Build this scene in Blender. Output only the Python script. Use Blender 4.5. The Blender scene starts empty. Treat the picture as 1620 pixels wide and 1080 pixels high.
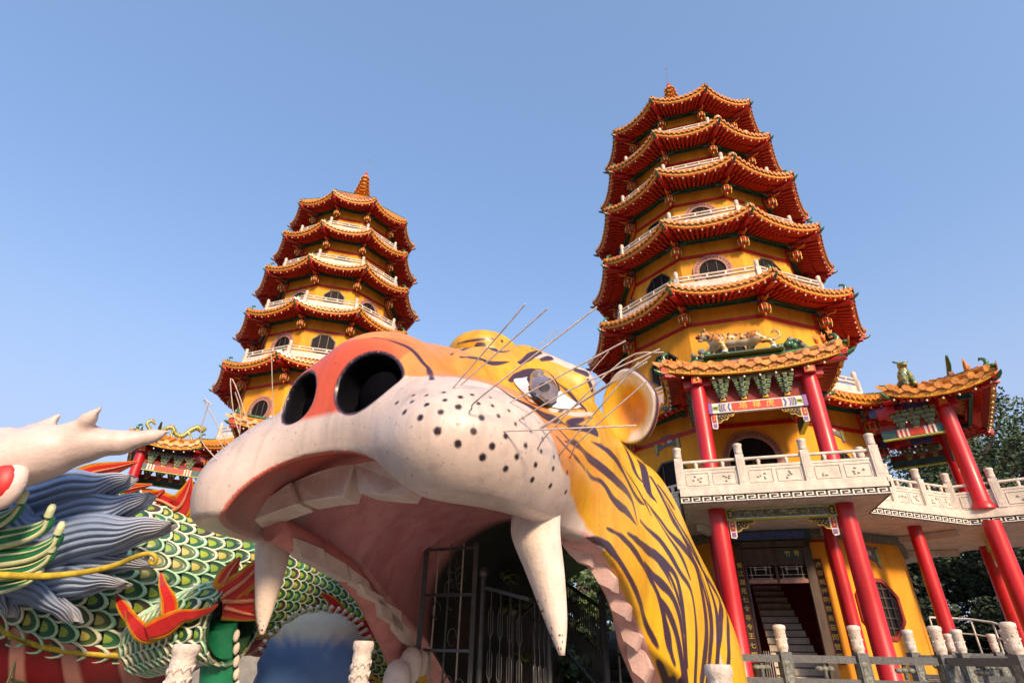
import bpy, math, random
import numpy as np
from mathutils import Matrix, Vector, Euler, noise
from mathutils.bvhtree import BVHTree
R_ = math.radians
scene = bpy.context.scene
col = scene.collection
rng = random.Random(7)

# ------------------------------------------------------------------ camera (eye at the origin; ground is at z = -1.6)
TH, RO, FPX = R_(29.6917), R_(-1.2986), 875.07
cam_d = bpy.data.cameras.new('camera')
cam = bpy.data.objects.new('camera', cam_d); col.objects.link(cam)
cam_d.sensor_width = 36; cam_d.lens = FPX / 1620 * 36; cam_d.clip_start = .05; cam_d.clip_end = 5000
c_, s_ = math.cos(TH), math.sin(TH); cr_, sr_ = math.cos(RO), math.sin(RO)
FW = np.array([0, c_, s_]); UPv = np.array([0, -s_, c_]); RT = np.array([1, 0, 0.])
C_R = cr_ * RT - sr_ * UPv; C_U = sr_ * RT + cr_ * UPv
M = Matrix.Identity(4)
for i in range(3):
    M[i][0] = C_R[i]; M[i][1] = C_U[i]; M[i][2] = -FW[i]
cam.matrix_world = M
scene.camera = cam
scene.render.resolution_x, scene.render.resolution_y = 1024, 682

# ------------------------------------------------------------------ sky and sun
SUN_EL, SUN_AZ = 27.0, -70.0          # azimuth of the sun measured from +X, degrees: behind the camera and to the right
sd = Vector((math.cos(R_(SUN_AZ)) * math.cos(R_(SUN_EL)), math.sin(R_(SUN_AZ)) * math.cos(R_(SUN_EL)), math.sin(R_(SUN_EL))))
world = bpy.data.worlds.new('World'); scene.world = world; world.use_nodes = True
nt = world.node_tree; nt.nodes.clear()
sky = nt.nodes.new('ShaderNodeTexSky'); sky.sky_type = 'NISHITA'; sky.sun_disc = False
sky.sun_elevation = R_(SUN_EL); sky.sun_rotation = math.atan2(sd.x, sd.y)
sky.altitude = 0; sky.air_density = 1.0; sky.dust_density = 5.5; sky.ozone_density = 6.0
bg = nt.nodes.new('ShaderNodeBackground'); bg.inputs['Strength'].default_value = SKY_STRENGTH = 0.15
wo = nt.nodes.new('ShaderNodeOutputWorld')
gm = nt.nodes.new('ShaderNodeGamma'); gm.inputs[1].default_value = .66      # evening haze: a flatter, paler sky
tn = nt.nodes.new('ShaderNodeMix'); tn.data_type = 'RGBA'; tn.blend_type = 'MULTIPLY'; tn.inputs[0].default_value = 1; tn.inputs[7].default_value = (.94, 1.02, 1.12, 1)
nt.links.new(sky.outputs[0], gm.inputs[0]); nt.links.new(gm.outputs[0], tn.inputs[6]); 
tcw = nt.nodes.new('ShaderNodeTexCoord'); sx_ = nt.nodes.new('ShaderNodeSeparateXYZ'); nt.links.new(tcw.outputs['Generated'], sx_.inputs[0])
hz = nt.nodes.new('ShaderNodeMapRange'); hz.interpolation_type = 'SMOOTHSTEP'; hz.inputs[1].default_value = .0; hz.inputs[2].default_value = .62; hz.inputs[3].default_value = .80; hz.inputs[4].default_value = 0
nt.links.new(sx_.outputs[2], hz.inputs[0])
hm = nt.nodes.new('ShaderNodeMix'); hm.data_type = 'RGBA'; hm.inputs[7].default_value = (1.42, 1.52, 1.95, 1)       # pale evening haze low in the sky
nt.links.new(hz.outputs[0], hm.inputs[0]); nt.links.new(tn.outputs[2], hm.inputs[6]); nt.links.new(hm.outputs[2], bg.inputs[0]); nt.links.new(bg.outputs[0], wo.inputs[0])
sun_d = bpy.data.lights.new('sun', 'SUN'); sun_d.energy = 2.0; sun_d.angle = R_(8.0); sun_d.color = (1, .72, .45)
sun = bpy.data.objects.new('sun', sun_d); col.objects.link(sun)
sun.rotation_euler = sd.to_track_quat('Z', 'Y').to_euler()
scene.view_settings.view_transform = 'Standard'; scene.view_settings.look = 'None'
scene.view_settings.exposure = 1.5; scene.view_settings.gamma = 1

# ------------------------------------------------------------------ where a line of sight through a point of the photo meets a given distance
def ray(u, v):
    return FW + C_R * (u - 810) / FPX + C_U * (540 - v) / FPX
def aty(u, v, y):
    r = ray(u, v); return r * y / r[1]
def atz(u, v, z):
    r = ray(u, v); return r * z / r[2]

# ------------------------------------------------------------------ materials
def mat(name, c, rough=.5, var=.12, scale=6., bump=0., bscale=40., metal=0., coat=0., c2=None, stretch=None, spec=.5):
    m = bpy.data.materials.new(name); m.use_nodes = True
    n = m.node_tree.nodes; L = m.node_tree.links; b = n['Principled BSDF']
    b.inputs['Roughness'].default_value = rough; b.inputs['Metallic'].default_value = metal
    b.inputs['Coat Weight'].default_value = coat; b.inputs['Coat Roughness'].default_value = .15
    b.inputs['Specular IOR Level'].default_value = spec
    tc = n.new('ShaderNodeTexCoord'); mp = n.new('ShaderNodeMapping')
    if stretch: mp.inputs['Scale'].default_value = stretch
    L.new(tc.outputs['Object'], mp.inputs[0])
    ns = n.new('ShaderNodeTexNoise'); ns.inputs['Scale'].default_value = scale; ns.inputs['Detail'].default_value = 6
    ns.inputs['Roughness'].default_value = .65
    L.new(mp.outputs[0], ns.inputs['Vector'])
    rp = n.new('ShaderNodeValToRGB')
    a = [max(0, x * (1 - var * 1.6)) for x in c]; z = c2 if c2 else [min(1, x * (1 + var)) for x in c]
    rp.color_ramp.elements[0].position = .3; rp.color_ramp.elements[1].position = .7
    rp.color_ramp.elements[0].color = (*a, 1); rp.color_ramp.elements[1].color = (*z, 1)
    L.new(ns.outputs['Fac'], rp.inputs[0]); L.new(rp.outputs[0], b.inputs['Base Color'])
    mr = n.new('ShaderNodeMapRange'); mr.inputs[3].default_value = max(.02, rough - .1); mr.inputs[4].default_value = min(1, rough + .12)
    L.new(ns.outputs['Fac'], mr.inputs[0]); L.new(mr.outputs[0], b.inputs['Roughness'])
    if bump:
        n2 = n.new('ShaderNodeTexNoise'); n2.inputs['Scale'].default_value = bscale; n2.inputs['Detail'].default_value = 4
        L.new(mp.outputs[0], n2.inputs['Vector'])
        bp = n.new('ShaderNodeBump'); bp.inputs['Strength'].default_value = bump; bp.inputs['Distance'].default_value = .02
        L.new(n2.outputs['Fac'], bp.inputs['Height']); L.new(bp.outputs[0], b.inputs['Normal'])
    return m

def vmat(name, rough=.4, coat=.0, dirt=.15, bump=.15, bscale=25., spec=.5, streak=0.):
    """paint stored per vertex in the attribute 'Col', weathered by noise"""
    m = bpy.data.materials.new(name); m.use_nodes = True
    n = m.node_tree.nodes; L = m.node_tree.links; b = n['Principled BSDF']
    at = n.new('ShaderNodeAttribute'); at.attribute_name = 'Col'
    tc = n.new('ShaderNodeTexCoord')
    ns = n.new('ShaderNodeTexNoise'); ns.inputs['Scale'].default_value = 2.2; ns.inputs['Detail'].default_value = 9; ns.inputs['Roughness'].default_value = .7
    L.new(tc.outputs['Object'], ns.inputs['Vector'])
    mr = n.new('ShaderNodeMapRange'); mr.inputs[1].default_value = .35; mr.inputs[2].default_value = .7
    mr.inputs[3].default_value = 1 - dirt; mr.inputs[4].default_value = 1.03
    L.new(ns.outputs['Fac'], mr.inputs[0])
    mx = n.new('ShaderNodeMix'); mx.data_type = 'RGBA'; mx.blend_type = 'MULTIPLY'; mx.inputs[0].default_value = 1
    L.new(at.outputs['Color'], mx.inputs[6]); L.new(mr.outputs[0], mx.inputs[7])
    last = mx.outputs[2]
    if streak:
        mp = n.new('ShaderNodeMapping'); mp.inputs['Scale'].default_value = (9, 9, .9); L.new(tc.outputs['Object'], mp.inputs[0])
        for (sc, dt, lo, hi, amt) in ((1.0, 8, .52, .74, streak), (None, 3, .66, .72, .45)):
            q = n.new('ShaderNodeTexNoise'); q.inputs['Detail'].default_value = dt
            if sc: q.inputs['Scale'].default_value = sc; L.new(mp.outputs[0], q.inputs['Vector'])
            else: q.inputs['Scale'].default_value = 34; L.new(tc.outputs['Object'], q.inputs['Vector'])
            r_ = n.new('ShaderNodeMapRange'); r_.inputs[1].default_value = lo; r_.inputs[2].default_value = hi; r_.inputs[3].default_value = 1; r_.inputs[4].default_value = 1 - amt; L.new(q.outputs['Fac'], r_.inputs[0])
            m3 = n.new('ShaderNodeMix'); m3.data_type = 'RGBA'; m3.blend_type = 'MULTIPLY'; m3.inputs[0].default_value = 1; L.new(last, m3.inputs[6]); L.new(r_.outputs[0], m3.inputs[7]); last = m3.outputs[2]
    L.new(last, b.inputs['Base Color'])
    b.inputs['Coat Weight'].default_value = coat; b.inputs['Coat Roughness'].default_value = .2
    b.inputs['Specular IOR Level'].default_value = spec
    r2 = n.new('ShaderNodeMapRange'); r2.inputs[3].default_value = rough - .08; r2.inputs[4].default_value = rough + .15
    L.new(ns.outputs['Fac'], r2.inputs[0]); L.new(r2.outputs[0], b.inputs['Roughness'])
    if bump:
        n2 = n.new('ShaderNodeTexNoise'); n2.inputs['Scale'].default_value = bscale; n2.inputs['Detail'].default_value = 5
        L.new(tc.outputs['Object'], n2.inputs['Vector'])
        bp = n.new('ShaderNodeBump'); bp.inputs['Strength'].default_value = bump; bp.inputs['Distance'].default_value = .01
        L.new(n2.outputs['Fac'], bp.inputs['Height']); L.new(bp.outputs[0], b.inputs['Normal'])
    return m

MT = dict(
    wall=mat('yellow_plaster', (.80, .315, .010), .75, .16, 1.6, .15, 30, c2=(.87, .375, .016), stretch=(1.6, 1.6, .45)),
    red=mat('red_paint', (.50, .008, .014), .4, .22, 3, .08, 20, coat=.12, stretch=(1.5, 1.5, .3)),
    redd=mat('dark_red_rafter', (.62, .045, .018), .5, .25, 5),
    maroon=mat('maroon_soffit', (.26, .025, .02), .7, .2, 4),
    tile=mat('orange_glazed_tile', (.70, .20, .015), .35, .4, 7, .1, 60, coat=.3, c2=(.88, .34, .03)),
    fasc=mat('orange_fret_fascia', (.82, .38, .03), .5, .2, 9, .1),
    fascl=mat('fret_line', (.26, .07, .02), .6, .2, 9),
    green2=mat('leg_green', (.01, .20, .09), .4, .2, 3, .1, coat=.3),
    green=mat('green_glaze', (.035, .14, .05), .3, .5, 8, .1, 50, coat=.3),
    teal=mat('teal_beam', (.03, .10, .11), .5, .4, 6),
    gold=mat('gold_paint', (.62, .36, .05), .35, .35, 18, metal=.3),
    goldt=mat('gold_lettering', (.85, .55, .08), .45, .1, 18),
    oran=mat('orange_paint', (.75, .22, .02), .5, .25, 14),
    white=mat('white_railing', (.60, .53, .45), .6, .18, 5, .2, 60, stretch=(1, 1, .5)),
    stone=mat('carved_stone', (.60, .52, .46), .7, .2, 14, .5, 45),
    pinkst=mat('pink_window_stone', (.40, .20, .16), .7, .18, 12, .3, 60),
    fretb=mat('fret_black', (.025, .02, .02), .6, .2, 9),
    fretw=mat('fret_white', (.72, .68, .62), .6, .1, 9),
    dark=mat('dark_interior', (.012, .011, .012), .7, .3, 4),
    glass=mat('dark_glass', (.014, .011, .012), .6, .3, 2, spec=.12),
    bulb=mat('bulb_glass', (.80, .72, .55), .25, .05, 5),
    dwood=mat('dark_wood', (.075, .05, .035), .45, .3, 9, .1, stretch=(1, 1, .2)),
    dstone=mat('grey_granite_rail', (.10, .105, .11), .55, .3, 30, .15, 80),
    purple=mat('purple_paint', (.22, .10, .33), .5, .2, 9),
    blue=mat('blue_paint', (.07, .10, .30), .5, .3, 9),
    limeg=mat('yellow_green_trim', (.42, .48, .06), .5, .2, 9),
    greyst=mat('grey_relief', (.20, .21, .18), .7, .5, 20, .5, 40),
    pole=mat('metal_pole', (.25, .25, .26), .35, .1, 5, metal=.8),
)

# ------------------------------------------------------------------ mesh builder
class MB:
    def __init__(s):
        s.v = []; s.f = []; s.m = []; s.mats = []; s.sm = []
    def mi(s, m):
        if m not in s.mats: s.mats.append(m)
        return s.mats.index(m)
    def add(s, vs, fs, m, smooth=False):
        o = len(s.v); k = s.mi(m)
        s.v.extend(vs)
        for f in fs:
            s.f.append([i + o for i in f]); s.m.append(k); s.sm.append(smooth)
    def box(s, c, d, m, X=None):
        """c centre, d full size, X 3x3 columns (optional axes)"""
        vs = []
        for z in (-.5, .5):
            for y in (-.5, .5):
                for x in (-.5, .5):
                    p = Vector((x * d[0], y * d[1], z * d[2]))
                    if X is not None: p = X @ p
                    vs.append((c[0] + p.x, c[1] + p.y, c[2] + p.z))
        s.add(vs, [(0, 2, 3, 1), (4, 5, 7, 6), (0, 1, 5, 4), (1, 3, 7, 5), (3, 2, 6, 7), (2, 0, 4, 6)], m)
    def bar(s, a, b, w, h, m, up=(0, 0, 1)):
        a, b = Vector(a), Vector(b); d = b - a; L = d.length
        if L < 1e-6: return
        y = d / L; u = Vector(up); x = y.cross(u)
        if x.length < 1e-4: x = y.cross(Vector((1, 0, 0)))
        x.normalize(); z = x.cross(y)
        X = Matrix((x, y, z)).transposed()
        s.box((a + b) / 2, (w, L, h), m, X)
    def tube(s, pts, r, m, n=8, caps=True, smooth=True, sq=1.):
        P = [Vector(p) for p in pts]; k = len(P)
        rr = r if isinstance(r, (list, tuple)) else [r] * k
        vs = []; prev = None
        for i in range(k):
            t = (P[min(i + 1, k - 1)] - P[max(i - 1, 0)])
            if t.length < 1e-9: t = Vector((0, 0, 1))
            t.normalize()
            if prev is None:
                x = t.cross(Vector((0, 0, 1)))
                if x.length < 1e-3: x = Vector((1, 0, 0))
            else: x = prev - t * prev.dot(t)
            x.normalize(); prev = x; y = t.cross(x)
            for j in range(n):
                a = 2 * math.pi * j / n
                q = P[i] + x * (math.cos(a) * rr[i]) + y * (math.sin(a) * rr[i] * sq)
                vs.append(tuple(q))
        fs = []
        for i in range(k - 1):
            for j in range(n):
                fs.append((i * n + j, i * n + (j + 1) % n, (i + 1) * n + (j + 1) % n, (i + 1) * n + j))
        s.add(vs, fs, m, smooth)
        if caps:
            s.add(vs[:n], [tuple(range(n))[::-1]], m); s.add(vs[-n:], [tuple(range(n))], m)
    def lathe(s, c, prof, m, n=12, smooth=True):
        """prof: (r, z) list"""
        vs = []
        for r, z in prof:
            for j in range(n):
                a = 2 * math.pi * j / n
                vs.append((c[0] + r * math.cos(a), c[1] + r * math.sin(a), c[2] + z))
        fs = []
        for i in range(len(prof) - 1):
            for j in range(n):
                fs.append((i * n + j, i * n + (j + 1) % n, (i + 1) * n + (j + 1) % n, (i + 1) * n + j))
        s.add(vs, fs, m, smooth)
        s.add(vs[:n], [tuple(range(n))[::-1]], m); s.add(vs[-n:], [tuple(range(n))], m)
    def ball(s, c, r, m, n=8, k=6, smooth=True):
        if not isinstance(r, (tuple, list)): r = (r, r, r)
        vs = [(c[0], c[1], c[2] - r[2])]
        for i in range(1, k):
            t = -math.pi / 2 + math.pi * i / k
            for j in range(n):
                a = 2 * math.pi * j / n
                vs.append((c[0] + r[0] * math.cos(t) * math.cos(a), c[1] + r[1] * math.cos(t) * math.sin(a), c[2] + r[2] * math.sin(t)))
        vs.append((c[0], c[1], c[2] + r[2])); fs = []
        for j in range(n): fs.append((0, 1 + (j + 1) % n, 1 + j))
        for i in range(k - 2):
            for j in range(n):
                a = 1 + i * n + j; b = 1 + i * n + (j + 1) % n
                fs.append((a, b, b + n, a + n))
        o = 1 + (k - 2) * n
        for j in range(n): fs.append((o + j, o + (j + 1) % n, len(vs) - 1))
        s.add(vs, fs, m, smooth)
    def prism(s, poly, O, X, Y, depth, m, mside=None):
        """poly 2-D list laid in plane O + x X + y Y, thickened by depth along X x Y (centred on front face at O)"""
        O, X, Y = Vector(O), Vector(X), Vector(Y); N = X.cross(Y).normalized()
        n = len(poly)
        a = [tuple(O + X * p[0] + Y * p[1]) for p in poly]
        b = [tuple(O + X * p[0] + Y * p[1] - N * depth) for p in poly]
        s.add(a, [tuple(range(n))], m); s.add(b, [tuple(range(n))[::-1]], m)
        s.add(a + b, [(i, i + n, (i + 1) % n + n, (i + 1) % n) for i in range(n)], mside or m)
    def ring(s, po, pi, O, X, Y, depth, m):
        """annulus between outlines po and pi (same count)"""
        O, X, Y = Vector(O), Vector(X), Vector(Y); N = X.cross(Y).normalized(); n = len(po)
        vs = []
        for dz in (0, depth):
            for q in (po, pi):
                vs += [tuple(O + X * p[0] + Y * p[1] - N * dz) for p in q]
        fs = []
        for i in range(n):
            j = (i + 1) % n
            fs += [(i, j, n + j, n + i), (2 * n + i, 3 * n + i, 3 * n + j, 2 * n + j), (i, 2 * n + i, 2 * n + j, j), (n + i, n + j, 3 * n + j, 3 * n + i)]
        s.add(vs, fs, m)
    def mesh(s, name):
        me = bpy.data.meshes.new(name)
        me.from_pydata([tuple(v) for v in s.v], [], s.f)
        for m in s.mats: me.materials.append(m)
        if s.f:
            me.polygons.foreach_set('material_index', s.m); me.polygons.foreach_set('use_smooth', s.sm)
        me.update()
        return me
    def build(s, name, parent=None, loc=None, rz=0):
        o = bpy.data.objects.new(name, s.mesh(name)); col.objects.link(o)
        if parent: o.parent = parent
        if loc is not None: o.location = loc
        if rz: o.rotation_euler = (0, 0, rz)
        return o

def tag(o, label=None, cat=None, group=None, kind=None):
    if label: o['label'] = label
    if cat: o['category'] = cat
    if group: o['group'] = group
    if kind: o['kind'] = kind
    return o
def empty(name, loc=(0, 0, 0), rz=0):
    o = bpy.data.objects.new(name, None); col.objects.link(o); o.location = loc; o.rotation_euler = (0, 0, rz); return o
def kids(o): return [c for c in KIDCACHE() if c.parent == o]
def KIDCACHE(): return list(scene.objects)
def put(src, parent=None, loc=None, rz=None, name=None):
    """another object of the same mesh"""
    c = src.copy(); col.objects.link(c)
    if parent: c.parent = parent
    if loc is not None: c.location = loc
    if rz is not None: c.rotation_euler = (0, 0, rz)
    return c
def copy_tree(o, parent=None, allo=None):
    allo = allo or list(scene.objects)
    c = o.copy(); col.objects.link(c); c.parent = parent
    for ch in allo:
        if ch.parent == o: copy_tree(ch, c, allo)
    return c
def from_np(name, V, F, mats, smooth=True, parent=None, colr=None, matidx=None):
    me = bpy.data.meshes.new(name)
    me.from_pydata([tuple(v) for v in np.asarray(V).tolist()], [], np.asarray(F).tolist() if not isinstance(F, list) else F)
    for m in mats: me.materials.append(m)
    if matidx is not None: me.polygons.foreach_set('material_index', matidx)
    me.polygons.foreach_set('use_smooth', [smooth] * len(me.polygons))
    if colr is not None:
        at = me.attributes.new('Col', 'FLOAT_COLOR', 'POINT')
        c4 = np.ones((len(V), 4)); c4[:, :3] = colr
        at.data.foreach_set('color', c4.ravel())
    me.update()
    o = bpy.data.objects.new(name, me); col.objects.link(o)
    if parent: o.parent = parent
    return o
def text_mesh(s, size, extr=.006):
    cu = bpy.data.curves.new('t', 'FONT'); cu.body = s; cu.size = size; cu.extrude = extr; cu.align_x = 'CENTER'; cu.align_y = 'CENTER'
    ob = bpy.data.objects.new('t', cu); col.objects.link(ob)
    dg = bpy.context.evaluated_depsgraph_get(); dg.update()
    me = bpy.data.meshes.new_from_object(ob.evaluated_get(dg))
    vs = [v.co.copy() for v in me.vertices]; fs = [list(p.vertices) for p in me.polygons]
    bpy.data.objects.remove(ob); bpy.data.curves.remove(cu); bpy.data.meshes.remove(me)
    return vs, fs
def add_text(mb, s, size, O, X, Y, m, extr=.006):
    vs, fs = text_mesh(s, size, extr); O, X, Y = Vector(O), Vector(X), Vector(Y); N = X.cross(Y)
    mb.add([tuple(O + X * v.x + Y * v.y + N * v.z) for v in vs], fs, m)
# ------------------------------------------------------------------ the two pagodas: ten-sided, seven storeys
NS = 10; DA = 2 * math.pi / NS
ROOF = {2: (5.10, 6.70), 3: (4.956, 10.375), 4: (4.632, 13.30), 5: (4.348, 16.044), 6: (3.971, 18.548), 7: (3.60, 21.024)}
WR = {1: 4.0, 2: 4.0, 3: 3.62, 4: 3.32, 5: 3.02, 6: 2.70, 7: 2.36}
def cang(j): return (j - .5) * DA - math.pi / 2          # corner j and j+1 bound face j; face 0 looks along -Y
def cpt(j, r, z): a = cang(j); return Vector((r * math.cos(a), r * math.sin(a), z))
def face_axes(i):
    a = i * DA - math.pi / 2
    return Vector((-math.sin(a), math.cos(a), 0)), Vector((math.cos(a), math.sin(a), 0))   # right, outward
AP = math.cos(math.pi / NS)

def decagon_ring(mb, r0, r1, z0, z1, m):
    """a closed box ring between radii r0<r1 and heights z0<z1"""
    for i in range(NS):
        A, B, C, D = cpt(i, r1, z0), cpt(i + 1, r1, z0), cpt(i + 1, r1, z1), cpt(i, r1, z1)
        E, F, G, H = cpt(i, r0, z0), cpt(i + 1, r0, z0), cpt(i + 1, r0, z1), cpt(i, r0, z1)
        mb.add([tuple(p) for p in (A, B, C, D, E, F, G, H)], [(0, 1, 2, 3), (5, 4, 7, 6), (3, 2, 6, 7), (1, 0, 4, 5)], m)

def edge_pt(i, s, r, z, sag=.30, din=.0):
    """point on the swept eave line of face i, s in -1..1"""
    A, B = cpt(i, r, z), cpt(i + 1, r, z)
    P = A.lerp(B, (s + 1) / 2); q = 1 - abs(s) ** 2.3
    X, Nn = face_axes(i)
    return P - Nn * (.10 * q + din) - Vector((0, 0, sag * q))

def new_obj(name, me, parent, loc=(0, 0, 0), rz=0, sc=None):
    o = bpy.data.objects.new(name, me); col.objects.link(o); o.parent = parent; o.location = loc; o.rotation_euler = (0, 0, rz)
    if sc: o.scale = (sc, sc, sc)
    return o

BULB = MB(); BULB.ball((0, 0, 0), .030, MT['bulb'], 6, 4); BULB.tube([(0, 0, .02), (0, 0, .09)], .014, MT['dwood'], 4); BULB_ME = BULB.mesh('bulb')
def bulbs(P, parent, rz=0, loc=(0, 0, 0), single=False):
    X3 = Matrix.Rotation(rz, 3, 'Z')
    if single:
        for p in P: new_obj('bulb', BULB_ME, parent, tuple(p))
    else:
        mb = MB()
        for q in P: mb.ball(q, .030, MT['bulb'], 6, 4); mb.tube([q + Vector((0, 0, .02)), q + Vector((0, 0, .09))], .014, MT['dwood'], 4)
        o = mb.build('bulb_string', parent); o['kind'] = 'stuff'
def eave(mb_t, mb_s, mb_b, EP, axes, L, top, wallp, sag, K=1.):
    """tiles, soffit and bulbs of one straight side. EP(s, din) eave point, top(s) upper line, wallp(s) soffit foot on the wall"""
    X, Nn = axes
    n = max(6, int(L / (.185 * K))); up = Vector((0, 0, 1))
    ss = [-1 + 2 * i / n for i in range(n + 1)]
    for i in range(n):
        s0, s1 = ss[i], ss[i + 1]
        a, b = EP(s0, 0), EP(s1, 0); c, d = top(s1), top(s0)
        # pan
        mb_t.add([tuple(p) for p in (a, b, c, d)], [(0, 1, 2, 3)], MT['tile'])
        # fascia with fret lines
        fh = .15 if K == 1 else .21; a2, b2 = a - up * fh - Nn * .03, b - up * fh - Nn * .03
        mb_t.add([tuple(p) for p in (a2, b2, b - Nn * .01, a - Nn * .01)], [(0, 1, 2, 3)], MT['fasc'])
        a3, b3 = EP(s0, .12) - up * fh, EP(s1, .12) - up * fh
        mb_t.add([tuple(p) for p in (a3, b3, b2, a2)], [(0, 1, 2, 3)], MT['fasc'])
        # fret: a small hooked line
        e = (b - a).normalized(); w = (b - a).length; o = a - up * (fh - .035) + Nn * .004 - Nn * .02
        for (x0, x1, y0, y1) in ((.08, .92, .075, .087), (.08, .14, .0, .075), (.14, .68, .0, .012), (.62, .68, .012, .045), (.3, .62, .033, .045)):
            q = [o + e * (w * x0) + up * y0, o + e * (w * x1) + up * y0, o + e * (w * x1) + up * y1, o + e * (w * x0) + up * y1]
            mb_t.add([tuple(p + Nn * .012) for p in q], [(0, 1, 2, 3)], MT['fascl'])
        # tile roll, disc end and hanging drip tile
        mid = EP((s0 + s1) / 2, -.02); tm = top((s0 + s1) / 2)
        mb_t.tube([mid + up * .03, mid.lerp(tm, .5) + up * .0, tm + up * .03], .052 * K ** .8, MT['tile'], 6, True)
        fr = Nn
        for (cx, r, cz) in ((mid + up * .03, .066 if K == 1 else .095, 0),):
            poly = [(r * math.cos(k * math.pi / 4), r * math.sin(k * math.pi / 4)) for k in range(8)]
            mb_t.prism(poly, cx + fr * .03, e, up, .03, MT['tile'])
        for sg, ctr in ((1, a),):
            w2 = .085 * K; hk = K ** .7
            poly = [(-w2, .015), (-w2 * .8, -.035 * hk), (-w2 * .35, -.065 * hk), (0, -.085 * hk), (w2 * .35, -.065 * hk), (w2 * .8, -.035 * hk), (w2, .015)]
            mb_t.prism(poly, ctr + fr * .035, e, up, .02, MT['tile'])
        # soffit and rafters
        w0, w1 = wallp(s0), wallp(s1)
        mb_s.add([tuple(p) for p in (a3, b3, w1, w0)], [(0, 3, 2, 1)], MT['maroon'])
        m3 = EP((s0 + s1) / 2, .05) - up * .17; wm = wallp((s0 + s1) / 2)
        mb_s.bar(m3, m3.lerp(wm, .52) - up * .02, .075, .085, MT['redd'])
        m4 = m3.lerp(wm, .42) - up * .10
        mb_s.bar(m4, wm - up * .10, .085, .10, MT['redd'])
        if i % 2 == 0 or K > 1: mb_b.append(EP(s0 + .5 * (s1 - s0), .10) - up * (fh + .085))
        if K > 1:
            m5 = EP(s1, .05) - up * .17; w5 = wallp(s1); mb_s.bar(m5, m5.lerp(w5, .52) - up * .02, .075, .085, MT['redd']); mb_s.bar(m5.lerp(w5, .42) - up * .1, w5 - up * .1, .085, .1, MT['redd'])
    # beams carrying the rafters
    for (t, dz, h, mm) in ((.47, -.13, .05, MT['redd']), (.86, -.20, .10, MT['green']), (.94, -.26, .09, MT['teal'])):
        pts = [EP(s, .05).lerp(wallp(s), t) + up * (dz) for s in ss]
        for p, q in zip(pts[:-1], pts[1:]): mb_s.bar(p, q, .06, h, mm)

def hip(mb, tip, foot, outward, big=1.):
    """corner hip beam seen from below with its upturned green nose"""
    up = Vector((0, 0, 1)); a = tip - up * .24 - outward * .02
    mb.bar(foot - up * .12, a, .13 * big, .15 * big, MT['redd'])
    for k in range(5):
        p = foot.lerp(a, .25 + .15 * k) - up * .16; mb.box(p, (.17, .17, .05), MT['red'], Matrix.Rotation(math.atan2(outward.y, outward.x), 3, 'Z'))
    mb.tube([a - outward * .35 - up * .08, a - up * .03, a + outward * .10 + up * .0, a + outward * .17 + up * .05], [.05, .06, .045, .015], MT['green'], 6)

def ornament(mb, tip, outward, flame=True):
    """green curl and orange flame pieces standing on a roof corner"""
    up = Vector((0, 0, 1)); b = tip - outward * .22 + up * .08
    mb.tube([b, b + up * .10 + outward * .06, b + up * .20 + outward * .02, b + up * .26 - outward * .08, b + up * .22 - outward * .13], [.06, .055, .045, .035, .012], MT['green'], 6)
    if flame:
        side = outward.cross(up)
        for k, (dx, h) in enumerate(((.42, .17), (.52, .12), (.60, .20))):
            c = tip - outward * dx + up * .06
            for t in (-.5, 0, .5): mb.tube([c, c + up * h * .6 + side * .05 * t - outward * .05 * t, c + up * h * (1 - abs(t) * .6) + side * .12 * t - outward * .08 * t], [.045, .03, .004], MT['oran'], 5)

def make_lantern_mesh():
    mb = MB(); up = Vector((0, 0, 1))
    mb.box((0, 0, .42), (.20, .20, .17), MT['red']); mb.box((0, 0, .42), (.13, .213, .12), MT['oran']); mb.box((0, 0, .42), (.213, .13, .12), MT['oran'])
    for sx in (-1, 1):      # winged bracket
        for ax in ((1, 0), (0, 1)):
            d = Vector((ax[0] * sx, ax[1] * sx, 0))
            mb.tube([d * .08 + up * .29, d * .2 + up * .33, d * .34 + up * .30, d * .42 + up * .35], [.05, .055, .04, .01], MT['oran'] if ax[0] else MT['teal'], 5, sq=.6)
    mb.lathe((0, 0, 0), [(.05, .30), (.13, .28), (.15, .24), (.10, .20), (.155, .16), (.175, .08), (.165, 0), (.12, -.05), (.05, -.07)], MT['red'], 10)
    mb.lathe((0, 0, 0), [(.178, .175), (.185, .16), (.178, .145)], MT['gold'], 10); mb.lathe((0, 0, 0), [(.172, .005), (.18, -.01), (.165, -.03)], MT['green'], 10)
    for k in range(8):
        a = k * math.pi / 4; mb.tube([(.182 * math.cos(a), .182 * math.sin(a), .15), (.187 * math.cos(a), .187 * math.sin(a), -.01), (.16 * math.cos(a), .16 * math.sin(a), -.09)], [.018, .02, .008], MT['gold'], 5)
    mb.tube([(0, 0, -.06), (0, 0, -.16), (0, 0, -.20)], [.035, .025, .004], MT['gold'], 6)
    return mb.mesh('lantern')
LANTERN = make_lantern_mesh()
def circle(r, n=28, c=(0, 0)): return [(c[0] + r * math.cos(2 * math.pi * k / n), c[1] + r * math.sin(2 * math.pi * k / n)) for k in range(n)]
def octa(r): return [(r * math.cos(math.pi / 8 + k * math.pi / 4), r * math.sin(math.pi / 8 + k * math.pi / 4)) for k in range(8)]
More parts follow.
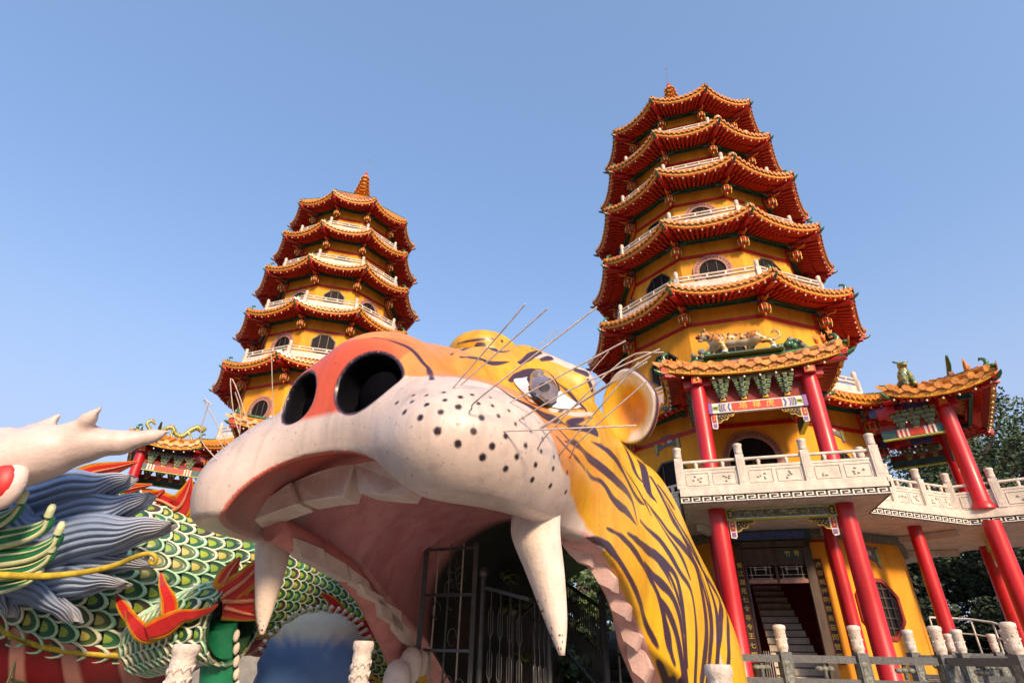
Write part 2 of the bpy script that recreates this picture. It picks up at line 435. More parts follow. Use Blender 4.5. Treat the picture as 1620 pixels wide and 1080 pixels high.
def window_meshes():
    out = {}
    X, Y = (1, 0, 0), (0, 0, 1)          # X x Y = -Y: outward of face 0
    f = MB(); f.ring(circle(.5), circle(.34), (0, -.05, 0), X, Y, .12, MT['pinkst'])
    for k in range(28):
        a = 2 * math.pi * k / 28; c = Vector((.42 * math.cos(a), -.056, .42 * math.sin(a)))
        f.box(c, (.05, .012, .014), MT['fascl'], Matrix.Rotation(-a, 3, 'Y')); f.box(c + Vector((.03 * math.cos(a + 1.2), 0, .03 * math.sin(a + 1.2))), (.014, .012, .045), MT['fascl'], Matrix.Rotation(-a, 3, 'Y'))
    p = MB(); p.prism(circle(.345), (0, -.015, 0), X, Y, .04, MT['glass'])
    for x in (-.12, .12): p.box((x, -.03, -.02), (.02, .02, .6), MT['dwood'])
    out['circle'] = (f.mesh('window_frame'), p.mesh('pane'))
    f = MB(); f.ring(octa(.46), octa(.42), (0, -.03, 0), X, Y, .1, MT['dwood'])
    p = MB(); p.prism(octa(.425), (0, -.012, 0), X, Y, .04, MT['glass'])
    for x in (-.14, .14): p.box((x, -.025, 0), (.018, .02, .72), MT['dwood'])
    out['octagon'] = (f.mesh('window_frame'), p.mesh('pane'))
    # arched doorway with a carved fret ring (second floor) and octagonal lattice window (ground floor)
    f = MB(); arc = [(.78 * math.cos(t), .78 * math.sin(t)) for t in np.linspace(0, math.pi, 17)]; arci = [(x * .76, y * .76) for x, y in arc]
    po = arc + [(-.78, -1.5)] + [(.78, -1.5)]; pi_ = arci + [(-.593, -1.5)] + [(.593, -1.5)]
    f.ring(po, pi_, (0, -.06, 0), X, Y, .12, MT['pinkst'])
    for k in range(22):
        a = math.pi * (k + .5) / 22; c = Vector((.69 * math.cos(a), -.066, .69 * math.sin(a))); RM = Matrix.Rotation(-a, 3, 'Y')
        f.box(c, (.09, .012, .014), MT['fascl'], RM); f.box(c + RM @ Vector((.035, 0, .03)), (.014, .012, .05), MT['fascl'], RM); f.box(c + RM @ Vector((-.01, 0, .03)), (.05, .012, .014), MT['fascl'], RM)
    p = MB(); p.prism(pi_, (0, -.015, 0), X, Y, .04, MT['glass']); p.box((0, -.03, .0), (1.1, .03, .05), MT['dwood']); p.box((0, -.03, -.75), (.05, .03, 1.5), MT['dwood'])
    out['arch'] = (f.mesh('doorway_frame'), p.mesh('pane'))
    f = MB(); f.ring(octa(.74), octa(.64), (0, -.06, 0), X, Y, .12, MT['maroon'])
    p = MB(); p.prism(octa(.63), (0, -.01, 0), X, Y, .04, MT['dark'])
    for x in (-.42, -.21, 0, .21, .42): p.box((x, -.03, 0), (.035, .03, 1.12 if abs(x) < .3 else .9), MT['dwood'])
    for z in (-.42, -.2, .02, .24, .45): p.box((rng.uniform(-.05, .05), -.032, z), (1.05 if abs(z) < .3 else .9, .03, .03), MT['dwood'])
    out['lattice'] = (f.mesh('window_frame'), p.mesh('lattice_pane'))
    return out
WIN = window_meshes()
def window(kind, parent, face, apothem, z, sc=1.):
    X, Nn = face_axes(face); f, p = WIN[kind]
    o = new_obj('doorway' if kind == 'arch' else 'window', f, parent, tuple(Nn * apothem + Vector((0, 0, z))), face * DA, sc)
    new_obj('pane', p, o)
    return o
def plaque_mesh():
    mb = MB(); X, Y = (1, 0, 0), (0, 0, 1)
    body = [(-.32, -.16), (-.1, -.10), (.12, -.10), (.32, -.17), (.32, .14), (.1, .20), (-.12, .20), (-.32, .13)]
    mb.prism([(x * 1.12, y * 1.15) for x, y in body], (0, -.02, 0), X, Y, .03, MT['purple']); mb.prism(body, (0, -.03, 0), X, Y, .03, MT['greyst'])
    mb.prism([(.33, .12), (.42, .20), (.48, .18), (.48, -.22), (.42, -.32), (.35, -.28)], (0, -.025, 0), X, Y, .03, MT['purple']); mb.prism([(.355, .1), (.42, .15), (.46, .14), (.46, -.2), (.42, -.28), (.37, -.25)], (0, -.035, 0), X, Y, .03, MT['limeg'])
    mb.prism([(-.33, .10), (-.4, .14), (-.5, .08), (-.45, -.26), (-.38, -.32), (-.34, -.2)], (0, -.025, 0), X, Y, .03, MT['purple'])
    mb.prism([(-.355, .08), (-.4, .10), (-.47, .06), (-.43, -.22), (-.385, -.27), (-.36, -.18)], (0, -.035, 0), X, Y, .03, MT['limeg'])
    mb.ball((-.12, -.035, .02), (.09, .01, .08), MT['oran'], 8, 5); mb.ball((.12, -.035, .03), (.1, .01, .07), MT['white'], 8, 5)
    return mb.mesh('plaque')
PLAQUE = plaque_mesh()

def rail_post_mesh(h=.95, w=.17):
    mb = MB(); mb.box((0, 0, h * .36), (w, w, h * .72), MT['stone']); mb.box((0, 0, h * .36), (w * .6, w + .012, h * .55), MT['white']); mb.box((0, 0, h * .36), (w + .012, w * .6, h * .55), MT['white'])
    z = h * .72
    mb.lathe((0, 0, z), [(w * .42, 0), (w * .42, .02), (w * .52, .03), (w * .50, .05), (w * .5, .20), (w * .56, .215), (w * .56, .25), (w * .3, .27)], MT['stone'], 10)
    return mb.mesh('post')
POST = rail_post_mesh()
def small_post_mesh():
    mb = MB(); w = .15
    mb.box((0, 0, .2), (w, w, .4), MT['white']); mb.lathe((0, 0, .4), [(w * .4, 0), (w * .5, .03), (w * .5, .26), (w * .3, .30)], MT['white'], 8)
    return mb.mesh('post')
SPOST = small_post_mesh()
def rail_span(mb, a, b, h=.62, panel=True, m='white', scale=1.):
    """balustrade between two posts: handrail, vase balusters, carved panels"""
    a, b = Vector(a), Vector(b); up = Vector((0, 0, 1)); L = (b - a).length; e = (b - a) / L; nrm = e.cross(up)
    M_ = MT[m]
    mb.tube([a + up * h, b + up * h], .036 * scale, M_, 8)
    mb.bar(a + up * h * .70, b + up * h * .70, .07 * scale, .05, M_)
    k = max(1, round(L / .55))
    for i in range(k):
        p = a.lerp(b, (i + .5) / k)
        mb.lathe(tuple(p + up * h * .72), [(.02, 0), (.045, .03), (.03, .06), (.05, .10), (.025, .14)], M_, 6)
    if panel:
        mb.bar(a + up * h * .34, b + up * h * .34, .05 * scale, h * .62, M_)
        kk = max(1, round(L / .5))
        for i in range(kk):
            c0 = a.lerp(b, (i + .08) / kk); c1 = a.lerp(b, (i + .92) / kk)
            for sg in (1, -1):
                o = nrm * .032 * sg * scale
                for (p, q) in ((c0 + up * h * .12, c1 + up * h * .12), (c0 + up * h * .56, c1 + up * h * .56)): mb.bar(p + o, q + o, .014, .018, MT['stone'])
                for p in (c0, c1): mb.bar(p + o + up * h * .12, p + o + up * h * .56, .014, .018, MT['stone'])
                cc = (c0 + c1) / 2 + up * h * .34 + o
                for t in range(5):
                    q = cc + e * rng.uniform(-.11, .11) + up * rng.uniform(-.07, .07); mb.ball(q, (.03, .03, .022), MT['stone'], 6, 4)
    else:
        mb.bar(a + up * .12, b + up * .12, .06, .16, M_)

def meander(mb, a, b, zc, out, h=.13, unit=.19):
    """white key pattern raised on a black band"""
    a, b = Vector(a), Vector(b); L = (b - a).length; e = (b - a) / L; up = Vector((0, 0, 1)); n = max(1, int(L / unit)); u = L / n; t = h * .15
    base = (a + b) / 2 + up * zc - out * .01
    X = Matrix((e, out, up)).transposed()
    mb.box(base, (L, .03, h * 1.35), MT['fretb'], X)
    for i in range(n):
        o = a + e * (i * u) + up * (zc - h / 2) + out * .008
        def seg(x0, x1, y0, y1): mb.box(o + e * (u * (x0 + x1) / 2) + up * (h * (y0 + y1) / 2), (u * (x1 - x0), .012, h * (y1 - y0)), MT['fretw'], X)
        seg(0, .96, 0, .15); seg(.0, .13, .15, 1); seg(.13, .80, .85, 1); seg(.67, .80, .36, .85); seg(.33, .67, .36, .52)

def make_tower():
    root = empty('pagoda')
    up = Vector((0, 0, 1))
    # walls; the ground floor has a real doorway on face 0
    zbot = {1: -.62, 2: 3.3, 3: 7.15, 4: 10.85, 5: 13.8, 6: 16.5, 7: 19.0}
    bal = {}
    for k in range(1, 8):
        r = WR[k]; z0 = zbot[k]; z1 = 3.0 if k == 1 else ROOF[k][1] + .02
        mb = MB()
        for i in range(NS):
            if k == 1 and i == 0:
                A_, B_ = cpt(0, r, 0), cpt(1, r, 0); f0, f1 = A_.lerp(B_, .5 - .70 / (B_ - A_).length), A_.lerp(B_, .5 + .70 / (B_ - A_).length)
                for p, q, za, zb_ in ((A_, f0, z0, z1), (f1, B_, z0, z1), (f0, f1, 2.6, z1)): mb.add([tuple(v) for v in (p + up * za, q + up * za, q + up * zb_, p + up * zb_)], [(0, 1, 2, 3)], MT['wall'])
                continue
            mb.add([tuple(p) for p in (cpt(i, r, z0), cpt(i + 1, r, z0), cpt(i + 1, r, z1), cpt(i, r, z1))], [(0, 1, 2, 3)], MT['wall'])
        mb.build('wall', root)
        if k > 1:
            mb = MB(); zb = z1 - .86
            decagon_ring(mb, r - .01, r + .045, zb - .06, zb + .05, MT['red'])
            for i in range(NS):     # corner posts below the eaves
                p = cpt(i, r + .01, 0); mb.bar(p + up * (z1 - .85), p + up * z1, .09, .09, MT['redd'])
            mb.build('red_band', root)
    # roofs
    for k in range(2, 8):
        rt, zt = ROOF[k]; rw = WR[k]
        t_, s2, b2, h2 = MB(), MB(), [], MB()
        if k < 7: ru, zu = rt - .80, zt + .16
        else: ru, zu = .75, zt + 2.45
        sag = .30
        for i in range(NS):
            ax = face_axes(i); L = 2 * rt * math.sin(math.pi / NS)
            EP = lambda s, d, i=i: edge_pt(i, s, rt, zt, sag, d)
            top = lambda s, i=i: cpt(i, ru, zu).lerp(cpt(i + 1, ru, zu), (s + 1) / 2)
            wl = lambda s, i=i: cpt(i, rw, zt + .02).lerp(cpt(i + 1, rw, zt + .02), (s + 1) / 2)
            eave(t_, s2, b2, EP, ax, L, top, wl, sag)
            a = cang(i); o = Vector((math.cos(a), math.sin(a), 0)); tip = cpt(i, rt, zt)
            if i == 0: hip(h2, tip, cpt(i, rw, zt + .0), o); ornament(h2, tip, o, True)
            t_.tube([tip + up * .02, tip.lerp(cpt(i, ru, zu), .4) - up * .03 + up * .06, cpt(i, ru, zu) + up * .05], .07, MT['green'], 6)
        roof = t_.build('tiled_roof', root)
        s2.build('rafters', roof); bulbs(b2, roof, single=(k == 3)); hb = h2.build('hip_beam', roof)
        for i in range(1, NS): put(hb, roof, None, i * DA)
        for i in range(NS):
            a = cang(i); o = Vector((math.cos(a), math.sin(a), 0)); p = o * (rw + .30)
            new_obj('lantern', LANTERN, root, (p.x, p.y, zt - .82), a, 1.0 if k < 6 else .88)
        # balcony on top of this roof
        if k < 7:
            mb = MB(); rb = rt - .86; zb = zt + .32
            decagon_ring(mb, WR[k + 1] - .2, rb + .10, zb - .10, zb, MT['white'])
            for i in range(NS):
                a, b = cpt(i, rb, zb), cpt(i + 1, rb, zb); d = (b - a).normalized() * .09
                rail_span(mb, a + d, b - d, .45, False)
            bo = mb.build('balustrade', root)
            for i in range(NS):
                a = cang(i); p = cpt(i, rb, zb); new_obj('post', SPOST, bo, tuple(p), a + math.pi / 2)
    # finial
    mb = MB(); zt = ROOF[7][1] + 2.35
    prof = [(.85, 0), (.80, .1)]
    z = zt + .1; r = .74
    for t in range(7):
        prof_ = [(r * .62, z), (r * 1.0, z + .03), (r * .95, z + .07), (r * .55, z + .17), (r * .5, z + .33)]
        mb.lathe((0, 0, 0), prof_, MT['tile'], 10, False)
        for j in range(10):
            a = j * DA; mb.ball((r * 1.0 * math.cos(a), r * 1.0 * math.sin(a), z + .05), .05, MT['tile'], 5, 4)
        z += .35; r *= .84
    mb.lathe((0, 0, 0), [(.72, zt - .3), (.7, zt + .05), (.4, zt + .16)], MT['redd'], 10, False)
    mb.tube([(0, 0, z), (0, 0, z + .15), (0, 0, z + .32)], [.12, .10, .01], MT['red'], 8)
    fin = mb.build('finial', root)
    mb = MB(); mb.tube([(0, 0, z + .2), (.03, 0, z + 1.5)], [.018, .012], MT['pole'], 5); mb.ball((.03, 0, z + 1.52), .035, MT['redd'])
    mb.build('lightning_rod', fin)
    return root
# ------------------------------------------------------------------ porches, balcony ring, doorway
HW, BO, BI = 2.12, 7.0, 4.6           # porch roof: half width, outer and inner distance from the axis
def queti(mb, O, sx, y):
    """carved corner bracket under a beam; O its upper outer corner, sx direction along x"""
    X = (sx, 0, 0); Y = (0, 0, 1)
    def P(poly, dy, m, th=.04):
        pts = poly if sx > 0 else poly[::-1]
        if sx > 0: mb.prism(pts, (O[0], y - dy, O[2]), (1, 0, 0), Y, th, m)
        else: mb.prism([(-x, z) for x, z in poly][::-1], (O[0], y - dy, O[2]), (1, 0, 0), Y, th, m)
    P([(0, 0), (0, -.36), (.10, -.38), (.13, -.33), (.13, 0)], .02, MT['fretw'])
    P([(.02, -.02), (.02, -.22), (.11, -.22), (.11, -.02)], .035, MT['red'])
    P([(.03, -.25), (.03, -.34), (.11, -.34), (.11, -.25)], .035, MT['purple'])
    P([(.04, -.06), (.065, -.12), (.04, -.18), (.09, -.18), (.065, -.12), (.09, -.06)], .045, MT['gold'], .02)
    P([(.13, 0), (.13, -.25), (.22, -.23), (.27, -.17), (.36, -.17), (.41, -.10), (.50, -.09), (.56, 0)], .02, MT['gold'])
    P([(.15, -.02), (.15, -.22), (.21, -.20), (.26, -.145), (.35, -.145), (.40, -.075), (.48, -.07), (.52, -.02)], .035, MT['fretb'], .02)
    for k in range(9):
        c = (O[0] + sx * (.19 + .035 * k), y - .05, O[2] - .05 - (.09 if k % 2 else .035) * (1 - k / 12))
        mb.ball(c, (.02, .01, .016), MT['gold'], 6, 4)
def dougong(mb, cx, y, z0, h=.42, w=.36):
    """stepped bracket cluster, pale outlines on green blocks"""
    for t in range(4):
        f = .35 + .65 * t / 3; z = z0 + h * (t + .5) / 4; yy = y - .05 * t - .03
        for sx in (-1, 0, 1):
            c = (cx + sx * w * .42 * f, yy - (.04 if sx == 0 else 0), z)
            mb.box(c, (w * .25, .14, h * .13), MT['greyst']); mb.box((c[0], c[1] - .074, c[2]), (w * .17, .006, h * .07), MT['green'])
            mb.box((c[0], c[1], c[2] + h * .075), (w * .30, .15, .014), MT['limeg'])
        mb.box((cx, yy + .01, z - h * .11), (w * f * 1.0, .10, h * .10), MT['green']); mb.box((cx, yy - .042, z - h * .145), (w * f * .92, .012, .012), MT['limeg'])
        mb.box((cx, yy - .02, z - h * .08), (.07, .18, h * .16), MT['greyst'])
    mb.box((cx, y - .02, z0 - .03), (.12, .12, .07), MT['gold'])
_d = MB(); dougong(_d, 0, 0, 0); DG_ME = _d.mesh('bracket_cluster')
def painted_beam(mb, w, y, z0, z1, trim='limeg', field='greyst'):
    h = z1 - z0; zc = (z0 + z1) / 2
    mb.box((0, y, zc), (w, .12, h), MT[trim]); mb.box((0, y - .062, zc), (w - .08, .012, h * .78), MT['fretw' if trim == 'limeg' else 'purple'])
    mb.box((0, y - .070, zc), (w - .34, .012, h * .64), MT[field])
    for sx in (-1, 1):
        mb.box((sx * (w / 2 - .12), y - .068, zc), (.16, .012, h * .74), MT['teal'])
        for t in np.linspace(-.36, .36, 4): mb.ball((sx * (w / 2 - .12 + .04 * math.cos(t * 9)), y - .075, zc + t * h), (.035, .01, .03), MT['gold'], 8, 5)
    for t in range(26):      # bamboo and leaves painted on the field
        x = rng.uniform(-w / 2 + .3, w / 2 - .3); mb.bar((x, y - .078, zc + rng.uniform(-.2, .1) * h), (x + rng.uniform(-.15, .15), y - .078, zc + rng.uniform(-.1, .25) * h), .004, rng.uniform(.01, .022), MT[rng.choice(['green', 'limeg', 'white', 'dwood'])])
    n = int(w / .42)
    for i in range(n): mb.ball((-w / 2 + .42 * (i + .8), y - .09, z1 + .01), .022, MT['bulb'], 6, 4)

def column_mesh(z0, z1, r=.19):
    mb = MB(); mb.lathe((0, 0, 0), [(r * 1.35, z0), (r * 1.35, z0 + .06), (r * 1.12, z0 + .14), (r, z0 + .18), (r, (z0 + z1) / 2), (r * .97, z1)], MT['red'], 20)
    return mb.mesh('column')
COL_LO, COL_UP, COL_IN = column_mesh(-.62, 2.97), column_mesh(3.3, 6.10, .185), column_mesh(-.62, 2.97, .15)

def porch(root, phi, sign=None, board=True, HW=2.12, CX=1.27, BC=6.5, XO=0.):
    X3 = Matrix.Rotation(phi, 3, 'Z')
    def W(x, y, z): p = X3 @ Vector((x + XO, -y, 0)); return (p.x, p.y, z)
    up = Vector((0, 0, 1))
    for sx in (-1, 1):
        new_obj('column', COL_LO, root, W(sx * (CX + (.35 if XO else 0)), BC, 0), phi); new_obj('column', COL_UP, root, W(sx * CX, BC, 0), phi)
        new_obj('column', COL_IN, root, W(sx * (CX + .06 + (.55 if XO else 0)), 4.3, 0), phi)
    LOC = tuple(X3 @ Vector((XO, 0, 0)))
    # ---- roof: four swept sides
    t_, s2, b2, h2 = MB(), MB(), [], MB(); zt = 6.50; sag = .24
    C = [Vector((-HW, -BO, zt)), Vector((HW, -BO, zt)), Vector((HW, -BI, zt)), Vector((-HW, -BI, zt))]
    RZ = 6.66; h4 = [MB(), MB(), MB()]; RG = [Vector((-HW + .8, -6.15, RZ)), Vector((HW - .8, -6.15, RZ)), Vector((HW - .8, -5.0, RZ)), Vector((-HW + .8, -5.0, RZ))]
    WP = [Vector((-1.2, -6.4, zt - .02)), Vector((1.2, -6.4, zt - .02)), Vector((1.2, -4.7, zt - .02)), Vector((-1.2, -4.7, zt - .02))]
    for i in range(4):
        if i == 2: continue
        A, B = C[i], C[(i + 1) % 4]; e = (B - A).normalized(); Nn = e.cross(up)
        def EP(s, d, A=A, B=B, Nn=Nn):
            q = 1 - abs(s) ** 2.2; return A.lerp(B, (s + 1) / 2) - Nn * (.06 * q + d) - up * sag * q
        top = lambda s, i=i: RG[i].lerp(RG[(i + 1) % 4], (s + 1) / 2)
        wl = lambda s, i=i: WP[i].lerp(WP[(i + 1) % 4], (s + 1) / 2)
        eave(t_, s2, b2, EP, (e, Nn), (B - A).length, top, wl, sag, 1.85)
    t_.add([tuple(p) for p in RG], [(0, 1, 2, 3)], MT['tile'])
    for i in range(4):
        o = (C[i] - Vector((0, -5.8, zt))).normalized()
        hx = h2 if i == 0 else h4[i - 1]; hip(hx, C[i], WP[i], o, .9)
        if i < 2: ornament(hx, C[i], (C[i] - Vector((0, -5.2, zt))).normalized(), True)
        t_.tube([C[i], C[i].lerp(RG[i], .5) - up * .02 + up * .06, RG[i] + up * .03], .06, MT['green'], 6)
    # ridge: green beam with a purple band and up-curled ends
    t_.tube([Vector((-HW - .02, -6.18, RZ + .34)), Vector((-HW + .25, -6.18, RZ + .20)), Vector((-1.0, -6.18, RZ + .13)), Vector((0, -6.18, RZ + .12)), Vector((1.0, -6.18, RZ + .13)), Vector((HW - .25, -6.18, RZ + .20)), Vector((HW + .02, -6.18, RZ + .34))], [.03, .06, .065, .065, .065, .06, .03], MT['green'], 8)
    t_.box((0, -6.19, RZ + .02), (2 * HW - .9, .10, .12), MT['pinkst'])
    roof = t_.build('tiled_roof', root, rz=phi, loc=LOC); s2.build('rafters', roof); h2.build('hip_beam', roof); bulbs(b2, roof, single=board and sign is not None)
    for q in h4: q.build('hip_beam', roof)
    # ---- beams, bracket clusters, name board
    fr = MB()
    for sx in (-1, 1):
        for yy in (BC, 4.6): fr.box((sx * CX, -yy, 6.03), (.62, .24, .20), MT['red']); fr.box((sx * CX, -yy, 6.035), (.24, .62, .20), MT['red'])
        for (px, py, w_, d_) in ((sx * CX - .315, BC, .012, .16), (sx * CX + .315, BC, .012, .16), (sx * CX, BC + .315, .16, .012)):
            fr.box((px, -py, 6.03), (w_ if w_ > .1 else .014, d_ if d_ > .1 else .014, .16), MT['oran'])
        fr.box((sx * CX, -(BC + 4.2) / 2, 5.42), (.10, BC - 4.3, .26), MT['teal']); fr.box((sx * CX, -(BC + 4.2) / 2, 5.30), (.12, BC - 4.3, .03), MT['limeg'])
        fr.box((sx * CX, -(BC + 4.2) / 2, 6.10), (.12, BC - 4.0, .2), MT['blue']); fr.box((sx * CX, -(BC + 4.2) / 2, 5.60), (.05, BC - 4.3, .2), MT['maroon'])
        nn_ = 4 if BC > 6 else 3
        for q_ in range(nn_):
            yy = 4.75 + (BC - .4 - 4.75) * q_ / (nn_ - 1); p = X3 @ Vector((sx * (CX - .02) + XO, -yy, 5.58)); new_obj('bracket_cluster', DG_ME, root, tuple(p), phi + sx * math.pi / 2)
        fr.box((sx * (CX + .06), -(BC + 4.2) / 2, 5.42), (.02, BC - 5.0, .18), MT['redd'])
        for yy in (4.65, 4.75, 4.85, BC - .55, BC - .45, BC - .35): fr.box((sx * (CX + .062), -yy, 5.42), (.02, .05, .22), MT['fretw'])
    fr.box((0, -BC, 6.30), (2.4, .14, .26), MT['green']); fr.box((0, -BC - .075, 6.21), (2.38, .02, .05), MT['limeg']); fr.box((0, -BC - .075, 6.30), (1.4, .012, .10), MT['teal'])
    fr.box((0, -BC, 6.12), (3.0, .10, .05), MT['white'])
    fr.box((0, -BC + .08, 5.78), (2.2, .05, .62), MT['maroon'])
    fr.build('lintel_frame', root, rz=phi, loc=LOC)
    for cx in (-.72, -.24, .24, .72):
        d = MB(); dougong(d, 0, -BC + .02, 5.58); o = d.build('bracket_cluster', root, rz=phi, loc=LOC)
        p = X3 @ Vector((cx + XO, 0, 0)); o.location = p
    if board:
        sg = MB(); z = 5.33
        sg.box((0, -BC - .02, z), (2.14, .10, .25), MT['fretw']); sg.box((0, -BC - .075, z), (1.12, .012, .20), MT['redd'])
        for sx in (-1, 1):
            for k, cc in enumerate(('blue', 'white', 'purple', 'greyst', 'blue')):
                x0 = .58 + .055 * k
                sg.prism([(sx * x0, -.105), (sx * (x0 + .045), -.105), (sx * (x0 + .08), 0), (sx * (x0 + .045), .105), (sx * x0, .105), (sx * (x0 + .035), 0)][::sx], (0, -BC - .073, z), (1, 0, 0), (0, 0, 1), .004, MT[cc])
            sg.box((sx * .93, -BC - .075, z), (.14, .012, .10), MT['limeg']); sg.box((sx * .93, -BC - .082, z), (.09, .012, .04), MT['fretb'])
            sg.box((sx * 1.05, -BC, z), (.09, .17, .27), MT['purple'])
            queti(sg, (-sx * 1.06, 0, z - .125), sx, -BC)
        so = sg.build('name_board', root, rz=phi, loc=LOC)
        if sign:
            for k, ch in enumerate(sign): tx = MB(); add_text(tx, ch, .19, ((k - 1) * .30, -BC - .083, z), (1, 0, 0), (0, 0, 1), MT['goldt'], .004); tx.build('character', so)
    # ---- painted beam below the balcony
    pb = MB(); painted_beam(pb, 2.22 if board else 2.3, -BC, 2.70, 2.955, 'limeg' if board else 'purple')
    for sx in (-1, 1): queti(pb, (-sx * 1.06, 0, 2.70), sx, -BC)
    pb.build('painted_beam', root, rz=phi, loc=LOC)

def balcony(root, phis):
    """stone slab with a key pattern, carved balustrade, posts; bulges out at each porch"""
    up = Vector((0, 0, 1)); RB = 5.75; HB, BB = 2.0, 7.2
    path = []
    def W(phi, x, y): a = phi - math.pi / 2; return Vector((-math.sin(a) * x + math.cos(a) * y, math.cos(a) * x + math.sin(a) * y, 0))
    for i in range(NS):
        f = i * DA
        if any(abs(((f - p + math.pi) % (2 * math.pi)) - math.pi) < .01 for p in phis):
            yi = 5.42
            path += [W(f, -HB, yi), W(f, -HB, BB), W(f, HB, BB), W(f, HB, yi)]
        else:
            nb = lambda g: any(abs(((g - p + math.pi) % (2 * math.pi)) - math.pi) < .01 for p in phis)
            if not nb(f - DA): path.append(cpt(i, RB, 0))
            if not nb(f + DA): path.append(cpt(i + 1, RB, 0))
    out = []
    for p in path:
        if not out or (p - out[-1]).length > .05: out.append(p)
    if (out[0] - out[-1]).length < .05: out.pop()
    n = len(out); mb = MB(); rl = MB()
    def inn(p, d): return p * (1 - d / p.length)
    slab = []
    for k in range(n):
        a, b = out[k], out[(k + 1) % n]; e = (b - a).normalized(); o = e.cross(up)
        for (z0, z1, ex) in ((2.95, 3.10, 0), (3.10, 3.20, .05), (3.20, 3.30, .02)):
            a2, b2 = a + o * ex, b + o * ex
            mb.add([tuple(v) for v in (a2 + up * z0, b2 + up * z0, b2 + up * z1, a2 + up * z1)], [(0, 1, 2, 3)], MT['white'])
        mb.add([tuple(v) for v in (a + up * 3.10, b + up * 3.10, b + o * .05 + up * 3.10, a + o * .05 + up * 3.10)], [(0, 3, 2, 1)], MT['white'])
        mb.add([tuple(v) for v in (a + o * .05 + up * 3.20, b + o * .05 + up * 3.20, b + up * 3.20, a + up * 3.20)], [(0, 1, 2, 3)], MT['white'])
        L = (b - a).length
        meander(mb, a, b, 3.025, o, .11, .22)
        m = max(1, round(L / 1.15)); pts = [inn(a, .16).lerp(inn(b, .16), t / m) + up * 3.3 for t in range(m + 1)]
        for p, q in zip(pts[:-1], pts[1:]):
            d = (q - p).normalized() * .09; rail_span(rl, p + d, q - d, .60, True)
        slab.append((pts, e))
        cmb = int(L / .45)
        for t in range(cmb): mb.ball(a.lerp(b, (t + .5) / cmb) - o * .12 + up * 2.94, .022, MT['bulb'], 6, 4)
    # underside and top of the slab as fans to the wall ring
    for z, fl in ((2.955, 1), (3.295, 0)):
        for k in range(n):
            a, b = out[k] + up * z, out[(k + 1) % n] + up * z
            ia = Vector((a.x, a.y, 0)).normalized() * 3.7 + up * z; ib = Vector((b.x, b.y, 0)).normalized() * 3.7 + up * z
            mb.add([tuple(v) for v in (a, b, ib, ia)], [(0, 3, 2, 1) if fl else (0, 1, 2, 3)], MT['white'])
    # ceiling beams
    for i in range(NS):
        p = cpt(i, 3.9, 2.86); mb.bar(p, cpt(i, 5.4, 2.86), .14, .16, MT['white'])
    decagon_ring(mb, 3.9, 4.12, 2.74, 2.94, MT['greyst'])
    mb.build('balcony_slab', root)
    bo = rl.build('balustrade', root)
    for pts, e in slab:
        for p in pts[:-1]: new_obj('post', POST, bo, tuple(p), math.atan2(e.y, e.x))

